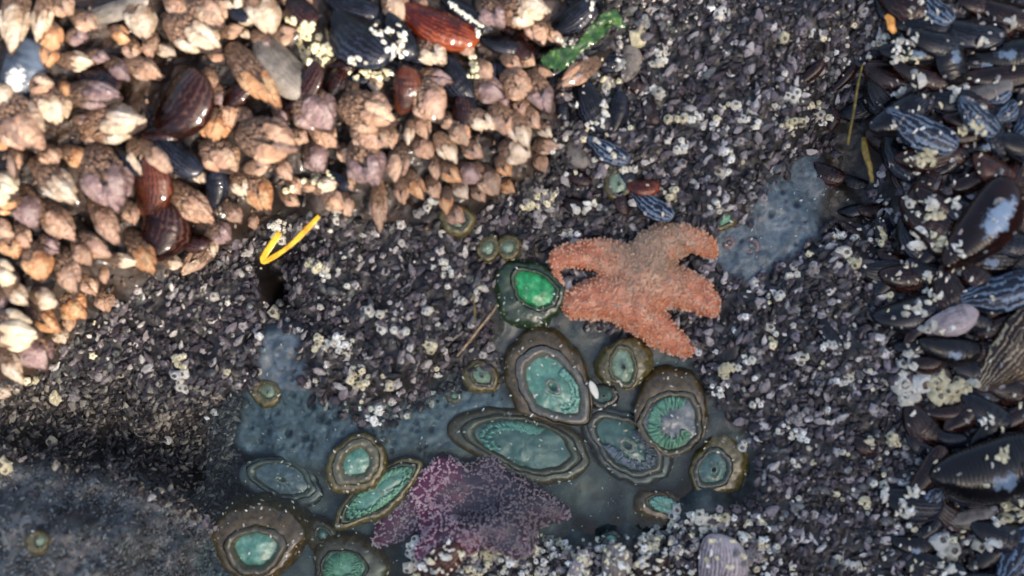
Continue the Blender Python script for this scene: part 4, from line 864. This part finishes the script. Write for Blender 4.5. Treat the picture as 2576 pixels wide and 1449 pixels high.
anemone('olive anemone squeezed between brown bottom ones, nearly closed', (812,1345,44,58,60), (812,1345,20,24,60), 44, 'col_brown','rim_brown','darkteal', mouth=False, rimw=0.4)
anemone('dim olive anemone at the right rim of the pool', (1815,1165,76,80,-30), (1795,1180,46,52,-30), 46, 'col_olive','rim_dark','darkteal', rimw=0.3)
anemone('half-hidden turquoise anemone above the bottom white barnacles', (1665,1278,76,46,-20), (1672,1270,48,24,-15), 38, 'col_brown','rim_brown','teal','tcyan', tn=30, tl=10, mouth=False, rimw=0.2)
anemone('small speckled tan anemone left of the pitted rock', (670,988,38,38,0), (674,986,24,22,0), 34, 'col_olive','rim_olive','greygreen', rimw=0.3)
anemone('tan speckled anemone alone on the bottom-left stone', (100,1362,34,32,0), (100,1362,21,18,20), 34, 'col_olive','rim_olive','greygreen', rimw=0.35, mouth=False)
anemone('tiny pink anemone on blue rock, nearer to the star', (1833,610,17,17,0), (1833,610,12,12,0), 14, 'pink','pink','pink', rimw=0.4, mouth=False)
anemone('tiny pink anemone on blue rock, farther right of the star', (1889,618,20,20,0), (1889,618,15,15,0), 14, 'pink','pink','bluegrey', rimw=0.3, mouth=False)
anemone('tiny lilac ring anemone above the closed olive one', (965,1103,19,18,0), (965,1103,14,13,0), 14, 'rim_lilac','rim_lilac','bluegrey', rimw=0.35, mouth=False)
anemone('small dim teal anemone at the bottom of the pool', (1538,1358,34,24,0), (1536,1356,22,15,0), 26, 'col_dark','rim_dark','teal', rimw=0.3, mouth=False)

# ---------------------------------------------------------------- sea stars
def blob_mesh(chains, squash, voxel=5.0):
    """spheres strung along tapering arms, fused by a voxel remesh, laid over the rock"""
    L = []
    for ch in chains:
        for (x0, y0, r0), (x1, y1, r1) in zip(ch[:-1], ch[1:]):
            d = math.hypot(x1-x0, y1-y0); k = max(2, int(d/(0.22*max(8, min(r0, r1))))+1)
            for i in range(k+1):
                t = i/k; r = r0*(1-t)+r1*t; v, f = ellipsoid((x0*(1-t)+x1*t-W2, H2-(y0*(1-t)+y1*t), 0), (r, r, r*squash), nu=16, nv=10); L.append((v, f))
    v, f = joinparts(L)
    me = bpy.data.meshes.new('tmp'); me.from_pydata(v.tolist(), [], f.tolist()); o = bpy.data.objects.new('tmp', me); C.objects.link(o)
    md = o.modifiers.new('r', 'REMESH'); md.mode = 'VOXEL'; md.voxel_size = voxel
    sm = o.modifiers.new('s', 'SMOOTH'); sm.iterations = 6; sm.factor = 0.6
    dg = bpy.context.evaluated_depsgraph_get(); ev = o.evaluated_get(dg); m2 = ev.to_mesh()
    n = len(m2.vertices); co = np.empty(n*3); m2.vertices.foreach_get('co', co); F = [list(p.vertices) for p in m2.polygons]
    ev.to_mesh_clear(); bpy.data.objects.remove(o); return co.reshape(-1, 3), F
def star(name, label, chains, squash, bodymat, spinemats, c, lift, nsp, net=0, rsp=(2.6, 4.6), tilt=None):
    co, F = blob_mesh(chains, squash)
    root_z = ground(*c)[2]; cen = np.array(P(c[0], c[1], root_z))
    zb = hbase(co[:, 0], co[:, 1])+12*fbm(co[:, 0], co[:, 1], 170, 3, 3)
    z = co[:, 2]+zb+lift; z += 2.2*fbm(co[:, 0], co[:, 1], 18, 2, 13)
    k = (HC-z)/HC; V = np.stack([co[:, 0]*k, co[:, 1]*k, z], -1)-cen
    root = empty(name, cen); tag(root, label, 'sea star')
    body = mesh_obj('body', V, F, bodymat, parent=root, scale=S)
    me = body.data; npoly = len(me.polygons)
    ar = np.empty(npoly); me.polygons.foreach_get('area', ar); nr = np.empty(npoly*3); me.polygons.foreach_get('normal', nr); nr = nr.reshape(-1, 3)
    ce = np.empty(npoly*3); me.polygons.foreach_get('center', ce); ce = ce.reshape(-1, 3)/S
    w = ar*(nr[:, 2] > -0.05); w /= w.sum(); idx = rs.choice(npoly, nsp*3 if net else nsp, p=w)
    pts = ce[idx]+rs.uniform(-2.5, 2.5, (len(idx), 3))*[1, 1, 0.3]; nn = nr[idx]
    if net:
        seeds = ce[rs.choice(npoly, net, p=w)]
        keep = []
        for i, p in enumerate(pts):
            d = np.sqrt(((seeds-p)**2).sum(1)); d.sort()
            if d[1]-d[0] < 4.0 or rs.rand() < 0.03: keep.append(i)
        keep = keep[:nsp]; pts = pts[keep]; nn = nn[keep]
    tmpl = [ellipsoid((0.3, 0, 0), (1.35, 1, 1), nu=6, nv=5) for _ in range(1)]
    for mi, (mat, frac) in enumerate(spinemats):
        L = []
        for p, q in zip(pts, nn):
            if rs.rand() > frac[1] or rs.rand() < frac[0]: continue
            r = rs.uniform(*rsp); v, f = tmpl[0]; L.append(((v*r) @ np.array(frame_from(Vector(q)+Vector((0.01, 0.02, 0.3)))).T+p, f))
        v, f = joinparts(L); o = mesh_obj('spines', v, f, mat, parent=root, scale=S); o['kind'] = 'stuff'
    return root
def star_mat(name, stops, sc_=120, bump=0.6, dust_shade=(146,124,102), at=(15, 90, 50), lo=-0.030, hi=-0.002):
    t = NT(name); tc = t.new('ShaderNodeTexCoord'); n = t.noise(sc_, 5, 0.6, tc.outputs['Object'])
    c = t.ramp(n.outputs[0], stops).outputs[0]
    # brown-grey sediment on the orange star's back; painted dimming on the purple star
    mp = t.new('ShaderNodeVectorMath', operation='DISTANCE'); t.lk(tc.outputs['Object'], mp.inputs[0]); mp.inputs[1].default_value = (at[0]*S, at[1]*S, at[2]*S)
    n2 = t.noise(70, 5, 0.75, tc.outputs['Object']); ad = t.new('ShaderNodeMath', operation='MULTIPLY_ADD'); ad.inputs[1].default_value = -0.10; t.lk(n2.outputs[0], ad.inputs[0]); t.lk(mp.outputs['Value'], ad.inputs[2])
    mr = t.new('ShaderNodeMapRange'); t.lk(ad.outputs[0], mr.inputs[0]); mr.inputs[1].default_value = lo; mr.inputs[2].default_value = hi; mr.inputs[3].default_value = 0.85; mr.inputs[4].default_value = 0.0
    c = t.mix(mr.outputs[0], c, L4(dust_shade)); t.lk(c, t.b.inputs['Base Color']); t.b.inputs['Roughness'].default_value = 0.42; t.b.inputs['Coat Weight'].default_value = 0.25
    bn = t.noise(500, 3, 0.6, tc.outputs['Object']); bp = t.new('ShaderNodeBump'); bp.inputs['Strength'].default_value = bump; bp.inputs['Distance'].default_value = 0.001; t.lk(bn.outputs[0], bp.inputs['Height']); t.lk(bp.outputs[0], t.b.inputs['Normal'])
    return t.m
sp_or = star_mat('orange_star_spine', [(0.35,(188,122,88)),(0.6,(214,164,132))], 90, 0, (158,136,112))
sp_pk = star_mat('orange_star_spine_pale', [(0.35,(188,148,122)),(0.6,(214,182,158))], 90, 0, (172,156,136))
OS = [[(1620,700,72),(1560,665,52),(1510,640,38),(1455,640,30),(1408,645,24)], [(1515,650,34),(1505,618,20)], [(1393,655,16),(1402,690,9),(1412,715,9)],
 [(1610,720,70),(1540,745,56),(1490,755,46),(1452,762,38)], [(1630,690,74),(1640,640,62),(1670,612,48),(1725,598,32),(1775,618,26),(1792,636,17)],
 [(1640,710,66),(1700,722,50),(1748,735,42),(1776,762,32),(1797,790,12)], [(1610,740,64),(1615,790,48),(1655,832,40),(1700,862,30),(1730,882,18)], [(1560,760,48),(1600,790,44)]]
OS = [[(x, y, r*1.1 if 20 < r < 60 else r) for x, y, r in ch] for ch in OS]
star('orange_sea_star', 'orange sea star with five thick arms resting above the anemones', OS, 0.74, star_mat('orange_star_skin', [(0.3,(136,76,50)),(0.5,(186,112,78)),(0.7,(206,154,122))]), [(sp_or, (.1, .75)), (sp_pk, (.7, .93))], (1610,715), 16, 3000, rsp=(1.8, 3.8))
pb = star_mat('purple_star_skin', [(0.3,(46,18,38)),(0.5,(98,32,62)),(0.7,(88,48,70))], 45, 0.5, (46,48,54), (90, 0, 30), -0.012, 0.012)  # dark grey mix paints the right side dimmed by water and shade
psp = star_mat('purple_star_spine', [(0.35,(170,138,146)),(0.6,(206,180,184))], 90, 0, (112,106,110), (90, 0, 30), -0.012, 0.012)
PS = [[(1210,1262,92),(1120,1235,78),(1050,1270,60),(995,1318,46),(958,1352,26)], [(1165,1235,62),(1128,1186,40),(1108,1172,28)], [(1210,1240,76),(1235,1182,42)], [(1220,1262,90),(1290,1255,72),(1350,1278,48),(1410,1290,26)],
 [(1200,1300,84),(1130,1350,60),(1080,1390,40)], [(1240,1300,80),(1300,1350,56)]]
star('purple_sea_star', 'purple sea star with a pale net pattern, half under water at bottom centre', PS, 0.55, pb, [(psp, (0, 1))], (1200,1270), 10, 3600, net=330, rsp=(2.0, 3.2))

# ---------------------------------------------------------------- seaweed, seagrass, stalks
def ribbon(name, label, cat, pts, mat, th=1.6, seg=5, curl=0.0, zs=None, leaf=False):
    """pts: (px, py, halfwidth, height above ground or absolute z)"""
    Q = []
    for (x0, y0, w0, z0), (x1, y1, w1, z1) in zip(pts[:-1], pts[1:]):
        for i in range(seg):
            t = i/seg; Q.append((x0+(x1-x0)*t, y0+(y1-y0)*t, w0+(w1-w0)*t, z0+(z1-z0)*t))
    Q.append(pts[-1]); W = [np.array(P(q[0], q[1], q[3])) for q in Q]; V = []
    rr = random.Random(3)
    for i, (q, p) in enumerate(zip(Q, W)):
        a = W[max(0, i-1)]; b = W[min(len(W)-1, i+1)]; d = b-a; d[2] = 0; d /= np.linalg.norm(d)+1e-9; s = np.array((-d[1], d[0], 0.0)); w = q[2]
        if leaf: w *= 1+0.10*math.sin(i*2.1)+rr.uniform(-.08, .08)
        m = 5
        for up in (1, -1):
            for j in range(m):
                t = -1+2*j/(m-1); t = t*up
                V.append(p+s*w*t*(1+(0.12*math.sin(i*3.3+t*up*5) if leaf else 0))+np.array((0, 0, up*th*(1.2-0.9*abs(t))+curl*(t*t)*w*0.5+((2.5*math.sin(t*up*3+i*0.5)+1.2*math.sin(i*0.9+t*up*5))*(1 if leaf else 0)))))
    n = len(Q); F = grid_faces(n, 10, True).tolist(); F.append(list(range(10))[::-1]); F.append(list(range((n-1)*10, n*10)))
    c = W[len(W)//2]; root_loc = c
    o = mesh_obj(name, np.array(V)-c, F, mat, scale=S); o.location = Vector(c)*S; tag(o, label, cat); return o
ym = pmat('yellow_blade', [(0.3,(150,92,14)),(0.45,(226,170,30)),(0.7,(242,208,64))], 90, 0.35, 0.2, 500, gray=0, coat=0.3, dist=0.0005)
gz = 30
ribbon('seagrass_blade', 'folded bright yellow seagrass blade lying below the goosenecks', 'seagrass',
       [(704,584,7,40),(695,597,8,42),(682,617,8,41),(668,638,8,38),(661,650,7.5,34),(659,660,3.5,31),(665,660,5,33),(676,653,6.5,36),(692,644,6.5,40),(714,630,5.5,44),(736,612,6,48),(752,597,7,50),(776,572,7,56),(803,543,5,64)], ym, 0.5, 2, 0.2)
gm = pmat('green_seaweed', [(0.3,(18,38,8)),(0.5,(42,76,18)),(0.7,(84,118,40))], 130, 0.25, 0.4, 300, gray=0, coat=0.8, dist=0.001)
ribbon('green_seaweed', 'wet green seaweed strip running diagonally near the top centre', 'seaweed',
       [(1362,146,6,88),(1378,150,20,94),(1405,150,27,98),(1432,138,18,96),(1455,122,11,94),(1482,98,16,98),(1510,70,21,98),(1532,45,14,94),(1548,26,5,88)], gm, 0.6, 6, 0.1, leaf=True)
ribbon('green_seaweed', 'small second frond of seaweed beside the green strip, higher up', 'seaweed',
       [(1500,62,6,108),(1520,45,12,112),(1545,42,14,112),(1560,62,10,110),(1575,66,4,106)], gm, 1.6, 5, 0.15, leaf=True)
tm = pmat('dry_stalk', [(0.4,(150,120,84)),(0.6,(196,170,128))], 200, 0.5, 0, gray=0)
og = pmat('olive_weed', [(0.4,(70,66,24)),(0.6,(128,108,44))], 200, 0.4, 0, gray=0)
ribbon('dry_stalk', 'thin tan stalk lying diagonally left of the emerald anemone', 'stalk', [(1150,896,1.6,58),(1180,860,2.2,62),(1215,815,2.4,66),(1240,785,2.0,66),(1252,765,1.4,60)], tm, 1.8)
ribbon('grass_strand', 'short upright tan-green strand just left of the thin tan stalk', 'seagrass', [(1190,740,2.2,66),(1194,775,2.4,66),(1197,822,1.4,60)], og, 1.6)
ribbon('grass_strand', 'long thin olive strand hanging in the dark crack at upper right', 'seagrass', [(2170,160,2,20),(2158,215,3,24),(2146,290,3.2,26),(2132,365,3,22)], og, 1.6)
ribbon('olive_weed', 'orange-brown weed tuft in the top right among dark mussels', 'seaweed', [(2228,38,6,96),(2240,50,10,100),(2242,68,10,100),(2252,82,6,96)], pmat('orange_weed', [(0.4,(190,120,40)),(0.6,(230,170,90))], 150, 0.35, 0, gray=0), 2)
ribbon('olive_weed', 'yellow-brown weed stem at the bottom of the dark right crack', 'seaweed', [(2172,345,6,0),(2176,380,9,4),(2188,420,7,6),(2194,460,5,4)], og, 2)
# white shell chip between anemones
v, f = ellipsoid((0, 0, 0), (24, 10, 7), nu=8, nv=7, point=0.2, seed=5, lump=0.18)
cc = Vector(P(1494, 981, 0)); o = mesh_obj('shell_chip', v, f, M['white'], scale=S, smooth=False); o.location = cc*S; o.rotation_euler = (0.2, 0, math.radians(-68)); tag(o, 'elongated white shell chip between the teal and olive anemones', 'shell fragment')
# pale flecks stuck to the anemones
def flecks():
    from mathutils.bvhtree import BVHTree
    bpy.context.view_layer.update(); V = []; F = []; off = 0; cen = []
    for o in bpy.data.objects:
        if o.type == 'MESH' and o.parent and o.parent.name.startswith('sea_anemone') and not o.name.startswith(('mouth', 'tentacle')):
            me = o.data; n = len(me.vertices); co = np.empty(n*3); me.vertices.foreach_get('co', co); mw = np.array(o.matrix_world); co = co.reshape(-1, 3) @ mw[:3, :3].T+mw[:3, 3]
            fs = np.empty(len(me.polygons)*4, np.int32); me.polygons.foreach_get('vertices', fs); V.append(co); F.append(fs.reshape(-1, 4)+off); off += n
            if o.name.startswith('column'): cen.append((co.min(0), co.max(0)))
    t = BVHTree.FromPolygons(np.concatenate(V).tolist(), np.concatenate(F).tolist()); it = []
    for lo, hi in cen:
        n = int((hi[0]-lo[0])*(hi[1]-lo[1])/S/S/900)+3
        for _ in range(n):
            h = t.ray_cast(Vector((random.uniform(lo[0], hi[0]), random.uniform(lo[1], hi[1]), 0.2)), Vector((0, 0, -1)))
            if h[0] is None or h[1].z > 0.985 and random.random() < 0.7: continue
            r = random.uniform(1.6, 4.0); it.append((np.array(h[0])/S, np.array(frame_from((random.uniform(-1, 1), random.uniform(-1, 1), 0.1))), (r*1.4, r*1.3, r), lin(random.choice([(196,192,172),(150,146,132),(118,112,100),(220,218,205)]))))
    stuff('shell_flecks', it, DT, 'tiny pale shell flecks stuck to the anemones', 'shell bits', smooth=False)
flecks()
flush_labels()
